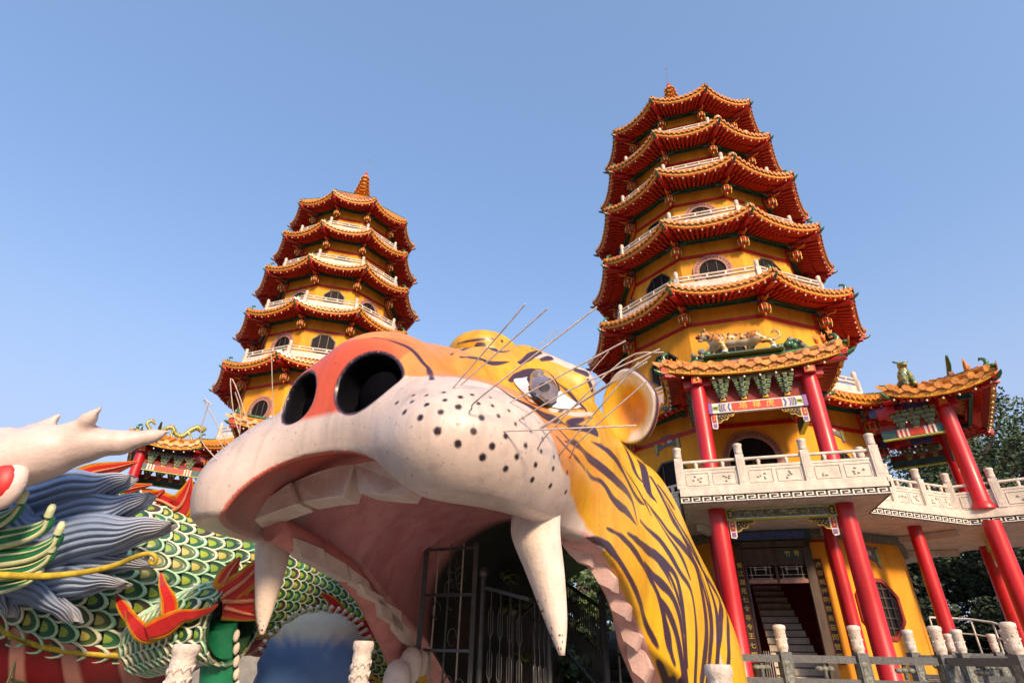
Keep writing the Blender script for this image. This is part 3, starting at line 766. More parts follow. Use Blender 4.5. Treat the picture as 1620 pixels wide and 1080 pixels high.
def doorway(root, phi, texts=True):
    """dark timber door frame with lattice transoms, couplet boards and the stair inside"""
    y = -3.83
    fr = MB(); D = MT['dwood']
    for sx in (-1, 1): fr.box((sx * .80, y - .10, .98), (.14, .2, 3.3), D); fr.box((sx * .70, y - .13, .90), (.05, .2, 3.1), D)
    fr.box((0, y - .10, 2.60), (1.74, .2, .14), D); fr.box((0, y - .10, 2.33), (1.5, .16, .36), D); fr.box((0, y - .14, 1.74), (1.42, .14, .09), MT['pinkst'])
    fr.box((0, y - .12, 2.14), (1.42, .14, .06), D); fr.box((0, y - .14, 1.95), (.06, .14, .5), D)
    fr.box((0, y - .08, 2.82), (1.9, .16, .24), MT['teal']); fr.box((0, y - .165, 2.82), (1.6, .012, .16), MT['blue'])
    door = fr.build('door', root, rz=phi)
    for sx in (-1, 1):
        p = MB(); p.box((0, 0, 0), (.60, .03, .34), MT['glass'])
        for (x, z, w, h) in ((0, .13, .56, .012), (0, -.13, .56, .012), (-.22, 0, .012, .32), (.22, 0, .012, .32), (-.12, .06, .012, .2), (.12, .06, .012, .2), (0, .08, .24, .012), (-.14, -.05, .28, .012), (.15, -.05, .26, .012), (-.12, .08, .05, .05), (.12, .08, .05, .05)):
            p.box((x, -.022, z), (w, .012, h), MT['white'])
        p.build('transom_lattice', door, (sx * .36, y - .12, 1.94))
    rm = MB(); K = MT['maroon']       # the room behind the door
    for (c, d) in (((-1.3, y + 1.5, 1.0), (.06, 3.0, 3.3)), ((1.3, y + 1.5, 1.0), (.06, 3.0, 3.3)), ((0, y + 3.0, 1.0), (2.6, .06, 3.3)), ((0, y + 1.5, 2.68), (2.6, 3.0, .06)), ((0, y + 1.5, -.60), (2.6, 3.0, .06))): rm.box(c, d, K)
    rm.build('hall', door)
    st = MB()                                  # stair climbing inside
    for k in range(15):
        st.box((.22 - .02 * k, y + .35 + .14 * k, -.48 + .165 * k), (1.15 - .03 * k, .17, .165), MT['white'])
        st.box((.22 - .02 * k, y + .26 + .14 * k, -.41 + .165 * k), (1.16 - .03 * k, .02, .03), MT['dwood'])
    for k in range(5): st.bar((-.62 + .05 * k, y + .1, -.5), (-.60 + .05 * k, y + .1, .25), .012, .012, MT['white'])
    st.build('stair', door)
    if texts:
        for sx, s in ((1, '虎容威神明察善惡問雙眼'), (-1, '春江湖見七令寺令王七眼')):
            bx_ = .97 if sx > 0 else -.84; by = 0 if sx > 0 else -.12
            b = MB(); b.box((bx_, y - .10 + by, 1.12), (.17, .05, 2.25), MT['maroon']); b.box((bx_, y - .128 + by, 1.12), (.13, .012, 2.2), MT['fretb'])
            bo = b.build('couplet_board', root, rz=phi)
            for k, ch in enumerate(s):
                tx = MB(); add_text(tx, ch, .135, (bx_, y - .137 + by, 2.10 - .195 * k), (1, 0, 0), (0, 0, 1), MT['goldt'], .003); tx.build('character', bo)
        tb = MB(); tb.box((0, y - .19, 2.36), (1.36, .02, .24), D)
        tb.box((.42, y - .205, 2.36), (.4, .012, .2), MT['teal']); to = tb.build('door_plaque', root, rz=phi)
        for k, ch in enumerate('竹青'):
            tx = MB(); add_text(tx, ch, .14, (.33 + .2 * k, y - .214, 2.36), (1, 0, 0), (0, 0, 1), MT['goldt'], .003); tx.build('character', to)

# ---- right pagoda (tiger) and left pagoda (dragon)
PR = empty('pagoda', (7.8625, 18.364, 0), R_(-17.808)); PL = empty('pagoda', (-9.6248, 25.728, .75), R_(14.455))
tag(PR, 'right-hand yellow pagoda with red columns and a white stone balcony around its second floor', 'pagoda', 'twin seven-storey pagodas')
tag(PL, 'left-hand yellow pagoda with its spire in full view, rising behind the tiger snout', 'pagoda', 'twin seven-storey pagodas')
base = make_tower()
allo = list(scene.objects)
for ch in allo:
    if ch.parent == base:
        copy_tree(ch, PL, allo); ch.parent = PR
bpy.data.objects.remove(base)
for root, par, phis in ((PR, 0, (0, 72)), (PL, 1, (0, -72))):
    for k in range(3, 8):
        for i in range(NS):
            kind = 'circle' if (i + par) % 2 == 0 else 'octagon'
            sc = {3: 1.35, 4: 1.3, 5: 1.2, 6: 1.05, 7: .95}[k]; zc = {3: 8.35, 4: 11.75, 5: 14.5, 6: 17.0, 7: 19.55}[k]
            window(kind, root, i, WR[k] * AP, zc, sc)
    for i in range(NS):
        if i * 36 in [p % 360 for p in phis]: window('arch', root, i, WR[2] * AP, 4.87)
        else:
            X, Nn = face_axes(i)
            window('octagon', root, i, WR[2] * AP, 4.55, 1.5); window('lattice', root, i, WR[1] * AP, 1.2)
            q = Nn * (WR[2] * AP) + X * (.0)
            new_obj('plaque', PLAQUE, root, (q.x, q.y, 5.75), i * DA); new_obj('plaque', PLAQUE, root, (q.x, q.y, 2.45), i * DA)
    balcony(root, [R_(p) for p in phis])
    for p in phis:
        main = (root is PR and p == 0) or (root is PL and p == -72)
        if root is PR and p == 72: porch(root, R_(p), None, True, HW=2.35, CX=1.52, BC=5.8, XO=-.40)
        else: porch(root, R_(p), '塔禪虎' if p == 0 and root is PR else None, True)
    doorway(root, R_(phis[0]), root is PR)
# ------------------------------------------------------------------ smooth solid modelling on a grid (distance fields -> surface nets)
def smin(a, b, k):
    h = np.clip(.5 + .5 * (b - a) / k, 0, 1); return b + (a - b) * h - k * h * (1 - h)
def smax(a, b, k): return -smin(-a, -b, k)
class Grid:
    def __init__(s, lo, hi, h):
        s.h = h; s.lo = np.array(lo, float)
        s.n = (np.ceil((np.array(hi) - s.lo) / h)).astype(int) + 1
        ax = [(s.lo[i] + h * np.arange(s.n[i])).astype(np.float32) for i in range(3)]
        s.X = ax[0][:, None, None]; s.Y = ax[1][None, :, None]; s.Z = ax[2][None, None, :]
        s.ax = ax
def ell(g, c, r, rot=None):
    x, y, z = g.X - c[0], g.Y - c[1], g.Z - c[2]
    if rot is not None:
        Mx = np.array(Euler([R_(a) for a in rot]).to_matrix().transposed())
        x, y, z = (Mx[0, 0] * x + Mx[0, 1] * y + Mx[0, 2] * z, Mx[1, 0] * x + Mx[1, 1] * y + Mx[1, 2] * z, Mx[2, 0] * x + Mx[2, 1] * y + Mx[2, 2] * z)
    k0 = np.sqrt((x / r[0]) ** 2 + (y / r[1]) ** 2 + (z / r[2]) ** 2)
    k1 = np.sqrt((x / r[0] ** 2) ** 2 + (y / r[1] ** 2) ** 2 + (z / r[2] ** 2) ** 2)
    return (k0 * (k0 - 1) / np.maximum(k1, 1e-6)).astype(np.float32)
def cap(g, a, b, ra, rb):
    a = np.array(a, float); b = np.array(b, float); d = b - a; L2 = (d * d).sum()
    x, y, z = g.X - a[0], g.Y - a[1], g.Z - a[2]
    t = np.clip((x * d[0] + y * d[1] + z * d[2]) / L2, 0, 1)
    q = np.sqrt((x - t * d[0]) ** 2 + (y - t * d[1]) ** 2 + (z - t * d[2]) ** 2)
    return (q - (ra + (rb - ra) * t)).astype(np.float32)
def chain(g, pts, rs, k=.05):
    d = None
    for i in range(len(pts) - 1):
        c = cap(g, pts[i], pts[i + 1], rs[i], rs[i + 1]); d = c if d is None else (smin(d, c, k) if k else np.minimum(d, c))
    return d
def nets(g, D):
    """naive surface nets: vertices (N,3), quads (M,4), outward facing"""
    S = D < 0; nx, ny, nz = D.shape
    cs = [S[i:nx - 1 + i, j:ny - 1 + j, k:nz - 1 + k] for i in (0, 1) for j in (0, 1) for k in (0, 1)]
    cnt = sum(c.astype(np.int8) for c in cs); act = (cnt > 0) & (cnt < 8)
    idx = np.full(act.shape, -1, np.int64); I = np.argwhere(act); idx[act] = np.arange(len(I))
    acc = np.zeros((len(I), 3)); w = np.zeros(len(I))
    def val(o): return D[I[:, 0] + o[0], I[:, 1] + o[1], I[:, 2] + o[2]].astype(float)
    cv = {(i, j, k): val((i, j, k)) for i in (0, 1) for j in (0, 1) for k in (0, 1)}
    for a in cv:
        for ax in range(3):
            if a[ax] == 0:
                b = list(a); b[ax] = 1; b = tuple(b); va, vb = cv[a], cv[b]; m = (va < 0) != (vb < 0)
                t = np.where(m, va / np.where(m, va - vb, 1), 0)
                p = np.array(a, float)[None, :].repeat(len(I), 0); p[:, ax] += t
                acc += p * m[:, None]; w += m
    V = (I + acc / w[:, None]) * g.h + g.lo
    F = []
    for ax, (u, v) in enumerate(((1, 2), (2, 0), (0, 1))):
        sl0 = [slice(None)] * 3; sl1 = [slice(None)] * 3; sl0[ax] = slice(0, -1); sl1[ax] = slice(1, None)
        A = S[tuple(sl0)]; B = S[tuple(sl1)]; ch = np.argwhere(A != B)
        ok = (ch[:, u] > 0) & (ch[:, v] > 0) & (ch[:, u] < D.shape[u] - 1) & (ch[:, v] < D.shape[v] - 1); ch = ch[ok]
        ins = A[ch[:, 0], ch[:, 1], ch[:, 2]]
        q = []
        for du, dv in ((-1, -1), (0, -1), (0, 0), (-1, 0)):
            c = ch.copy(); c[:, u] += du; c[:, v] += dv; q.append(idx[c[:, 0], c[:, 1], c[:, 2]])
        q = np.stack(q, 1); q[~ins] = q[~ins][:, ::-1]; F.append(q)
    return V, np.concatenate(F)
def grad_sample(g, D, P):
    i = np.clip(((P - g.lo) / g.h).astype(int), 1, np.array(D.shape) - 2)
    G = np.stack([D[i[:, 0] + 1, i[:, 1], i[:, 2]] - D[i[:, 0] - 1, i[:, 1], i[:, 2]], D[i[:, 0], i[:, 1] + 1, i[:, 2]] - D[i[:, 0], i[:, 1] - 1, i[:, 2]], D[i[:, 0], i[:, 1], i[:, 2] + 1] - D[i[:, 0], i[:, 1], i[:, 2] - 1]], 1)
    return G / np.maximum(np.linalg.norm(G, axis=1, keepdims=True), 1e-6)
def polyd(P, pts, ws=None):
    """signed-ish distance of points P (N,3) to a 3-D polyline with half-widths ws: value < 0 inside the stroke"""
    pts = np.asarray(pts, float); out = np.full(len(P), 9.)
    ws = np.full(len(pts), .02) if ws is None else np.asarray(ws, float)
    lo = pts.min(0) - ws.max() - .1; hi = pts.max(0) + ws.max() + .1
    m = np.all((P > lo) & (P < hi), axis=1); Q = P[m]
    if not len(Q): return out
    o = np.full(len(Q), 9.)
    for i in range(len(pts) - 1):
        a, b = pts[i], pts[i + 1]; d = b - a; L2 = max((d * d).sum(), 1e-9)
        t = np.clip(((Q - a) @ d) / L2, 0, 1); r = np.linalg.norm(Q - a - t[:, None] * d, axis=1)
        o = np.minimum(o, r - (ws[i] + (ws[i + 1] - ws[i]) * t))
    out[m] = o; return out
def catmull(pts, n=6):
    P = [np.asarray(p, float) for p in pts]; P = [2 * P[0] - P[1]] + P + [2 * P[-1] - P[-2]]; o = []
    for i in range(1, len(P) - 2):
        for k in range(n):
            t = k / n; a, b, c, d = P[i - 1], P[i], P[i + 1], P[i + 2]
            o.append(.5 * ((2 * b) + (-a + c) * t + (2 * a - 5 * b + 4 * c - d) * t * t + (-a + 3 * b - 3 * c + d) * t ** 3))
    o.append(P[-2]); return o
# ------------------------------------------------------------------ the tiger-head gate; its own axes: l = its left (picture right), b = back from the nose, z
TY = R_(27.); T_N = np.array([-1.39, 3.97, 0.]); T_F = np.array([-math.sin(TY), -math.cos(TY), 0.]); T_L = np.array([math.cos(TY), -math.sin(TY), 0.])
T_M = np.stack([T_L, -T_F, np.array([0, 0, 1.])])          # rows: local axes in the world
def T2W(P): P = np.asarray(P, float); return P @ T_M + T_N
def W2T(P): return (np.asarray(P, float) - T_N) @ T_M.T
NOST = ((.275, .12, 1.795, 34, .25, .38, .28), (-.385, .07, 1.80, 8, .175, .30, .225))      # l, b, z, turn, radii
def T_field(g):
    L, B, Z = g.X, g.Y, g.Z
    lobeR = ell(g, (.86, 1.16, 1.36), (.74, 1.42, .61), (5, 0, 8)); lobeL = ell(g, (-.84, .98, 1.13), (.77, 1.14, .74), (0, 14, -14))
    H = smin(lobeR, lobeL, .5); H = smin(H, ell(g, (.44, .76, 1.54), (.64, .78, .44)), .4); H = smin(H, ell(g, (-.47, .72, 1.46), (.64, .68, .44)), .4)
    H = smin(H, ell(g, (-.78, .74, 1.46), (.48, .56, .38)), .25); H = smin(H, ell(g, (0, .60, 1.50), (.70, .54, .40)), .34)
    H = smin(H, ell(g, (-.06, .54, 1.95), (.56, .50, .49)), .22)
    H = smin(H, ell(g, (-.40, .33, 1.84), (.30, .34, .36)), .12); H = smin(H, ell(g, (.29, .36, 1.82), (.31, .34, .37)), .14)              # nose
    H = smin(H, chain(g, [(0, .65, 1.96), (0, 1.3, 2.06), (0, 2.1, 2.32)], [.60, .68, .76], .1), .2)   # bridge
    H = smin(H, ell(g, (0, 3.0, 1.95), (1.36, 1.65, 1.38)), .35)            # skull
    H = smin(H, ell(g, (1.0, 2.25, 1.75), (.50, .95, .75)), .25); H = smin(H, ell(g, (-1.0, 2.25, 1.75), (.50, .95, .75)), .25)
    for s in (1, -1):
        H = smin(H, cap(g, (s * .55, 2.30, 2.96), (s * 1.10, 2.60, 2.74), .24, .20), .20)              # brow
    H = smin(H, ell(g, (-.18, 2.62, 3.40), (.46, .50, .29)), .16)
    H = smin(H, ell(g, (0, 4.6, .9), (1.80, 1.9, 2.15)), .5)               # neck
    H = smin(H, ell(g, (0, 5.6, -.2), (2.08, 1.7, 2.4)), .5)
    for s in (1, -1):
        H = smin(H, ell(g, (s * 1.36, 4.3, -.3), (.42, 1.0, 2.4)), .3)
        H = smin(H, ell(g, (s * 1.22, 2.9, .95), (.36, 1.45, .95)), .25)      # cheek
    C = ell(g, (0, 2.35, .52), (1.26, 2.72, .99))
    tun = np.maximum(np.sqrt((L / 1.14) ** 2 + (np.maximum(Z - .35, 0) / 1.05) ** 2) - 1, -(B - 1.5)).astype(np.float32)
    C = smin(C, tun, .15)
    zz = np.clip(Z, -1.8, .95); bed = 1.62 + 2.1 * (np.clip((.92 - zz) / 1.1, 0, 3)) ** .72
    opn = smax(((B - bed) * .8), (Z - .88) * 1., .10)
    H = smax(H, -C, .06); H = smax(H, -opn, .05)
    H = smax(H, -ell(g, (-.08, 1.10, .82), (1.33, 1.38, .71)), .05)            # hollow inside the lip
    for nl, nb, nz_, na, r0, r1, r2 in NOST:
        H = smax(H, -ell(g, (nl, nb, nz_), (r0, r1, r2), (0, 0, na)), .04)   # nostrils
    H = smax(H, ell(g, (0, 3.2, 1.2), (9, 4.2, 9)), .05)                  # open at the back
    return H

SPOTS = [(40,568,12),(67,512,9),(67,472,7),(140,460,8),(145,493,9),(128,544,11),(115,625,14),(203,522,12),(212,480,10),(203,585,12),(201,680,13),(262,470,8),(268,626,12),(302,568,11),(289,507,8),(347,690,12),(306,737,13),(349,517,7),(374,560,8),(405,647,9),(405,786,11),(453,735,10),(490,687,9),(447,595,7),(419,538,6),(533,769,9),(519,833,10),(557,712,7),(512,625,6),(563,658,6),(596,859,9),(608,786,8),(611,735,6),(662,885,8),(668,802,6),(479,570,6),(5,500,8),(340,482,5)]
SPOTS = [(650 + x / 2.7, 450 + y / 2.7, r / 2.7) for x, y, r in SPOTS] + [(406.3, 658, 3.6), (384.8, 675, 4), (369, 677, 1.8), (350, 700, 2.4), (627.8, 637, 3), (640, 651.5, 3.8), (654, 625, 2.4), (675, 639.6, 3.4)]
STRIPES = [  # outlines of the painted marks: (u, v, half width)
 [(590,534,1),(625,541,2),(650,552,4),(668,572,4.5),(680,588,4.5),(683,600,3)],
 [(713,561,1),(728,548,7),(757,548,8),(783,554,6),(807,554,1)], [(728,565,1),(757,567,4),(776,574,6),(805,572,1)],
 [(724,544,1),(750,538,3),(780,536,2)], [(794,539,2),(817,545,6),(843,552,1)],
 [(822,574,3),(839,563,6),(853,557,4)], [(857,569,3),(870,566,5),(882,563,5)], [(887,575,4),(905,572,5)], [(911,585,4),(926,590,6)], [(931,602,3),(937,617,3)],
 [(807,602,3),(824,593,7),(850,588,7),(874,600,8),(904,625,8),(926,647,4)], [(809,602,2),(828,626,2),(857,643,2),(887,650,2),(922,646,2)],
 [(835,639,1),(872,659,6),(909,666,6),(937,660,1)], [(778,607,1),(809,627,3),(843,645,5),(872,664,5),(909,676,5),(943,683,7)],
 [(894,698,1),(920,709,9),(946,735,9),(976,761,7),(998,787,6),(1009,830,1)], [(935,698,1),(961,713,5),(983,739,7),(1005,783,6),(1020,798,1)],
 [(909,724,1),(935,754,3),(953,763,4),(973,793,6),(993,810,6),(1007,830,1)],
 [(880,690,1),(900,712,2),(925,742,2)],
 [(946,613,1),(955,640,5),(967,668,6),(987,705,6),(1004,745,5),(1022,768,1)], [(968,635,2),(991,680,5),(1013,731,6),(1024,772,8),(1039,794,1)],
 [(958,610,2),(983,652,3),(1005,691,4),(1024,724,3),(1042,768,3),(1065,802,4),(1096,848,4),(1120,890,2)],
 [(1013,823,2),(1040,850,4),(1060,877,5),(1077,907,4),(1093,933,3),(1100,973,3),(1102,1020,4),(1100,1080,4)],
 [(993,843,2),(1017,863,6),(1040,880,7),(1067,907,4),(1077,940,4),(1083,987,3),(1087,1053,3)],
 [(1020,890,3),(1040,917,6),(1060,937,5),(1073,967,4),(1080,1007,3),(1087,1080,3)],
 [(1042,943,2),(1060,973,5),(1073,1013,5),(1080,1080,6)],
 [(1020,790,1),(1043,820,3),(1060,843,3),(1083,867,6),(1100,893,7),(1110,933,7),(1117,980,7),(1117,1020,7),(1110,1080,7)],
 [(1053,800,1),(1073,837,3),(1100,860,4),(1120,900,6),(1133,937,5),(1140,980,6),(1137,1020,4),(1130,1060,1)],
 [(1030,805,1),(1055,845,2),(1078,880,3),(1092,915,2)],
 [(1035,870,1),(1052,895,3),(1066,925,3),(1078,965,2),(1082,1000,1)], [(1008,850,1),(1030,872,3),(1050,900,3),(1064,930,1)], [(1090,870,1),(1108,905,2),(1122,950,3),(1127,1000,3),(1122,1060,2)],
 [(1000,705,1),(1030,755,3),(1062,815,4),(1092,872,5),(1112,925,5),(1124,980,5),(1122,1040,4),(1118,1080,4)],
 [(960,835,1),(985,850,4),(1010,880,5),(1032,920,4),(1048,965,4),(1058,1020,4),(1062,1080,4)],
 [(1040,770,1),(1075,830,3),(1105,885,4),(1128,945,5),(1136,1000,5),(1132,1080,5)],
 [(985,735,1),(1002,762,3),(1018,790,3),(1030,815,1)], [(950,700,1),(972,726,3),(988,752,3),(1000,775,1)], [(880,675,1),(905,700,2),(935,728,2),(960,752,1)], [(1048,965,1),(1058,1000,3),(1064,1040,3),(1066,1080,3)], [(1147,960,2),(1152,1000,4),(1153,1040,4),(1150,1080,4)],
]
MOUTH_EDGE = [(928,850,1),(945,855,5),(964,866,6),(988,900,5),(1012,950,5),(1031,1005,4.5),(1050,1065,5),(1056,1085,5)]
def build_tiger(h=.045):
    g = Grid((-2.4, -.45, -1.7), (2.4, 7.4, 3.8), h)
    D = T_field(g); V, F = nets(g, D)
    # one subdivision of the quads so the painted marks stay crisp
    if SUBD:
        a = F; nV = len(V)
        E = np.sort(np.concatenate([a[:, [0, 1]], a[:, [1, 2]], a[:, [2, 3]], a[:, [3, 0]]]), 1)
        U, inv = np.unique(E[:, 0] * nV + E[:, 1], return_inverse=True); m = len(F)
        ev = (V[U // nV] + V[U % nV]) / 2; cv = V[F].mean(1)
        e = inv.reshape(4, m) + nV; c = np.arange(m) + nV + len(U)
        V = np.concatenate([V, ev, cv])
        F = np.concatenate([np.stack([a[:, k], e[k], c, e[(k - 1) % 4]], 1) for k in range(4)])
    W = T2W(V); N = grad_sample(g, D, V); l, b, z = V.T
    bvh = BVHTree.FromPolygons([tuple(p) for p in W.tolist()], F.tolist())
    def hit(u, v):
        r = Vector(ray(u, v)).normalized(); loc, n, i, d = bvh.ray_cast(Vector((0, 0, 0)), r)
        return (np.array(loc), np.array(n if n.dot(r) < 0 else -n), d) if loc is not None else None
    nz = np.array([noise.noise((p[0] * 2.2, p[1] * 2.2, p[2] * 2.2)) for p in V[::1].tolist()]) if len(V) < 900000 else 0
    n2 = np.array([noise.noise((p[0] * 7, p[1] * 7, p[2] * 1.6)) for p in V.tolist()])
    def lerp(A, Bc, t): t = np.clip(t, 0, 1)[:, None]; return np.asarray(A) * (1 - t) + np.asarray(Bc) * t
    YEL, ORA, RED, WHI, PUR = np.array([.72, .42, .004]), np.array([.72, .24, .004]), np.array([.66, .09, .02]), np.array([.66, .53, .47]), np.array([.045, .014, .028])
    C = lerp(YEL, ORA, .52 + nz * 1.3 + n2 * .5 - (b - 1.6) * .30 + .25 * np.clip(1 - np.abs(z - .2), 0, 1) * (b < 4.2) * (b > 2.6))
    C = lerp(C, np.array([.70, .26, .05]), (1.3 - b) * 1.5)
    C = lerp(C, RED, (.45 - b) * 2.5 * (z < 2.3) * (np.abs(l) < .5))
    # brow tops and chin fade to cream
    brow = np.clip(1 - np.linalg.norm((V - [.95, 2.75, 3.02]) / [.5, .45, .22], axis=1), 0, 1); C = lerp(C, WHI, brow * 3 * (l > .3))
    # white muzzle: below a line read along the right lobe, mirrored to the other side
    bl = [(622, 640), (655, 620), (700, 611), (750, 614), (790, 640), (830, 667), (868, 706), (892, 745), (905, 785), (925, 825), (948, 853)]
    q = [W2T(hit(*p)[0]) for p in bl if hit(*p)]
    bb = np.array([p[1] for p in q]); zz = np.array([p[2] for p in q]); o = np.argsort(bb); zb = np.interp(b, bb[o], zz[o]) + .35 * np.clip((.75 - b) * 2, 0, 1); zb = np.where((l < 0) & (b < 1.3), np.maximum(zb, 1.9), zb)
    fade = .035 + .13 * np.clip(b - 1.6, 0, 1)
    w = np.clip((zb - z + n2 * fade) / fade + .5, 0, 1) * (b < bb.max() + .1)
    mid = np.clip((1.60 - z) / .05, 0, 1); wl = np.where(np.abs(l) < .42, np.where(np.abs(l) < .25, mid, np.maximum(mid, w * (np.abs(l) - .25) / .17)), w)
    C = lerp(C, WHI * (1 + .05 * n2[:, None]), wl)
    # inside of the mouth: palate, inner lip, gums
    def inner():
        cav = ((l / 1.38) ** 2 + ((b - 2.35) / 2.86) ** 2 + ((z - .50) / 1.10) ** 2 < 1) | ((np.abs(l) < 1.20) & (b > 1.4) & (z < 1.45))
        lip = ((l + .08) / 1.37) ** 2 + ((b - 1.10) / 1.42) ** 2 + ((z - .82) / .74) ** 2 < 1
        return cav | lip
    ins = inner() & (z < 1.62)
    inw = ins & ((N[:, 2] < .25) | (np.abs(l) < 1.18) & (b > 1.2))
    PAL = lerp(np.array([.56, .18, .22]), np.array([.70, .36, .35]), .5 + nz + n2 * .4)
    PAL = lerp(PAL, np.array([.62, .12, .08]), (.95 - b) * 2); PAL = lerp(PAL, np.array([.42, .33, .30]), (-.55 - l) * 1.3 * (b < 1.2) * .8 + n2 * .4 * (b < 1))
    PAL = lerp(PAL, np.array([.03, .034, .03]), (b - 3.2) * 5)  # shade of the deep passage painted into the wall colour
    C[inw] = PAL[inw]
    edge = np.clip(1 - np.abs(b - (1.62 + 2.1 * np.clip((.92 - np.clip(z, -1.8, .95)) / 1.1, 0, 3) ** .72)) / .10, 0, 1) * (z < .92)
    PK = np.array([.80, .40, .37]); m = (edge > .3) & (np.abs(l) < 1.46) & ~((np.abs(l) < 1.16) & (b > 3)); C[m] = (PK * (1 + .25 * n2[:, None]))[m]
    for nl, nb, nz_, na, r0, r1, r2 in NOST:
        ca, sa = math.cos(R_(na)), math.sin(R_(na)); x_, y_ = l - nl, b - nb
        q = np.sqrt(((ca * x_ + sa * y_) / r0) ** 2 + ((ca * y_ - sa * x_) / r1) ** 2 + ((z - nz_) / r2) ** 2); rim = np.clip((1.16 - q) / .04, 0, 1); C = lerp(C, PUR * 1.2, rim); C = lerp(C, np.array([.006, .006, .010]), np.clip((1.09 - q) / .05, 0, 1))
    # stripes and spots
    def stroke(st, colr, extra=0.):
        hs = [(hit(u, v), w) for u, v, w in st]; hs = [(x, w) for x, w in hs if x is not None]
        if len(hs) < 2: return
        P = [x[0] for x, w in hs]; ws = [(w if w < 4 else 4 + (w - 4) * .8) * x[2] / FPX * min(1.25, 1.0 / max(.3, abs(float(np.dot(x[1], x[0])) / x[2])) ** .4) for x, w in hs]
        keep = [0] + [i for i in range(1, len(P)) if np.linalg.norm(P[i] - P[i - 1]) < 1.6]
        P = [P[i] for i in keep]; ws = [ws[i] for i in keep]
        if len(P) < 2: return
        cp = catmull([np.r_[p, w] for p, w in zip(P, ws)], 5); cp = np.array(cp)
        d = polyd(W, cp[:, :3], np.maximum(cp[:, 3], .004)) + n2 * .010
        t = np.clip(.5 - d / .012, 0, 1)[:, None]; t = t * (~inw)[:, None]
        C[:] = C * (1 - t) + np.asarray(colr) * t
    stroke([(840, 563, 5), (862, 562, 9), (888, 568, 11), (915, 582, 12), (940, 605, 10), (952, 625, 6)], WHI)
    stroke([(840, 634, 2), (872, 649, 4), (910, 655, 4), (940, 655, 2)], WHI)
    stroke([(1000, 700, 1), (1052, 770, 2.5), (1107, 853, 2.5), (1133, 907, 2.5), (1145, 953, 2.5), (1147, 997, 2.5), (1144, 1060, 3)], WHI * .9)
    for st in STRIPES: stroke(st, PUR)
    stroke(MOUTH_EDGE, PUR * .8)
    # unseen side: the same marks mirrored
    for st in STRIPES[14:]:
        hs = [hit(u, v) for u, v, w in st]; P = [W2T(x[0]) * [-1, 1, 1] for x in hs if x is not None]
        if len(P) > 2:
            d = polyd(V, np.array(catmull(P, 4)), np.full(4 * (len(P) - 1) + 1, .05)); t = np.clip(.5 - d / .012, 0, 1)[:, None] * (~inw)[:, None] * (l < 0)[:, None]; C[:] = C * (1 - t) + PUR * t
    for u, v, r in SPOTS:
        x = hit(u, v)
        if x is None: continue
        rr = 1.4 * r * x[2] / FPX; dv = W - x[0]; dist = np.linalg.norm(dv * [1.1, 1, 1], axis=1)
        t = np.clip(.5 - (dist - rr) / .010, 0, 1)[:, None]; C[:] = C * (1 - t) + PUR * .35 * t
    # grime in streaks and specks
    C *= (1 - .10 * np.clip(n2 * 2, 0, 1) * wl)[:, None]
    root = empty('tiger_head_gate', tuple(T2W((0, 4, -1.6))))
    tag(root, 'giant painted tiger head with wide open mouth used as an entrance gate', 'sculpture')
    off = np.array(root.location)
    def child(name, V_, F_, m, colr=None, smooth=True, par=None):
        return from_np(name, np.asarray(V_) - (off if (par is None) else off), F_, [m], smooth, par or root, colr)
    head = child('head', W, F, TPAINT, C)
    T_['root'], T_['hit'], T_['off'], T_['child'], T_['head'] = root, hit, off, child, head
    return root
T_ = {}
SUBD = True
TPAINT = vmat('tiger_paint', .38, .2, .22, .2, 22, streak=.22)
build_tiger(.024)
print('tiger verts', len(T_['head'].data.vertices))
TR, hit, child, T_OFF = T_['root'], T_['hit'], T_['child'], Vector(T_['off'])
def tb(name, mb, par=None):
    for i, v in enumerate(mb.v): mb.v[i] = (v[0] - T_OFF.x, v[1] - T_OFF.y, v[2] - T_OFF.z)
    return mb.build(name, par or TR)
def onb(u, v, b):            # where the sight line meets the plane b = const of the head
    r = ray(u, v); bb = -T_F; t = (T_N @ bb + b) / (r @ bb); return Vector((r * t).tolist())
def onl(u, v, l):
    r = ray(u, v); t = (T_N @ T_L + l) / (r @ T_L); return Vector((r * t).tolist())
def w(l, b, z): return Vector(T2W((l, b, z)).tolist())
MT['tooth'] = mat('ivory_tooth', (.72, .58, .50), .5, .14, 5, .25, 30, coat=.1, c2=(.80, .68, .60))
MT['molar'] = mat('pinkish_molar', (.66, .44, .40), .5, .16, 5, .25, 30, coat=.1)
MT['gum'] = mat('pink_gum', (.58, .23, .20), .5, .2, 4, .2, 20)
MT['wire'] = mat('whisker_wire', (.62, .50, .44), .5, .2, 20)
MT['eyew'] = mat('eye_white', (.62, .64, .66), .35, .06, 6, coat=.4)
MT['rust'] = mat('rust_stain', (.16, .09, .05), .8, .4, 60)

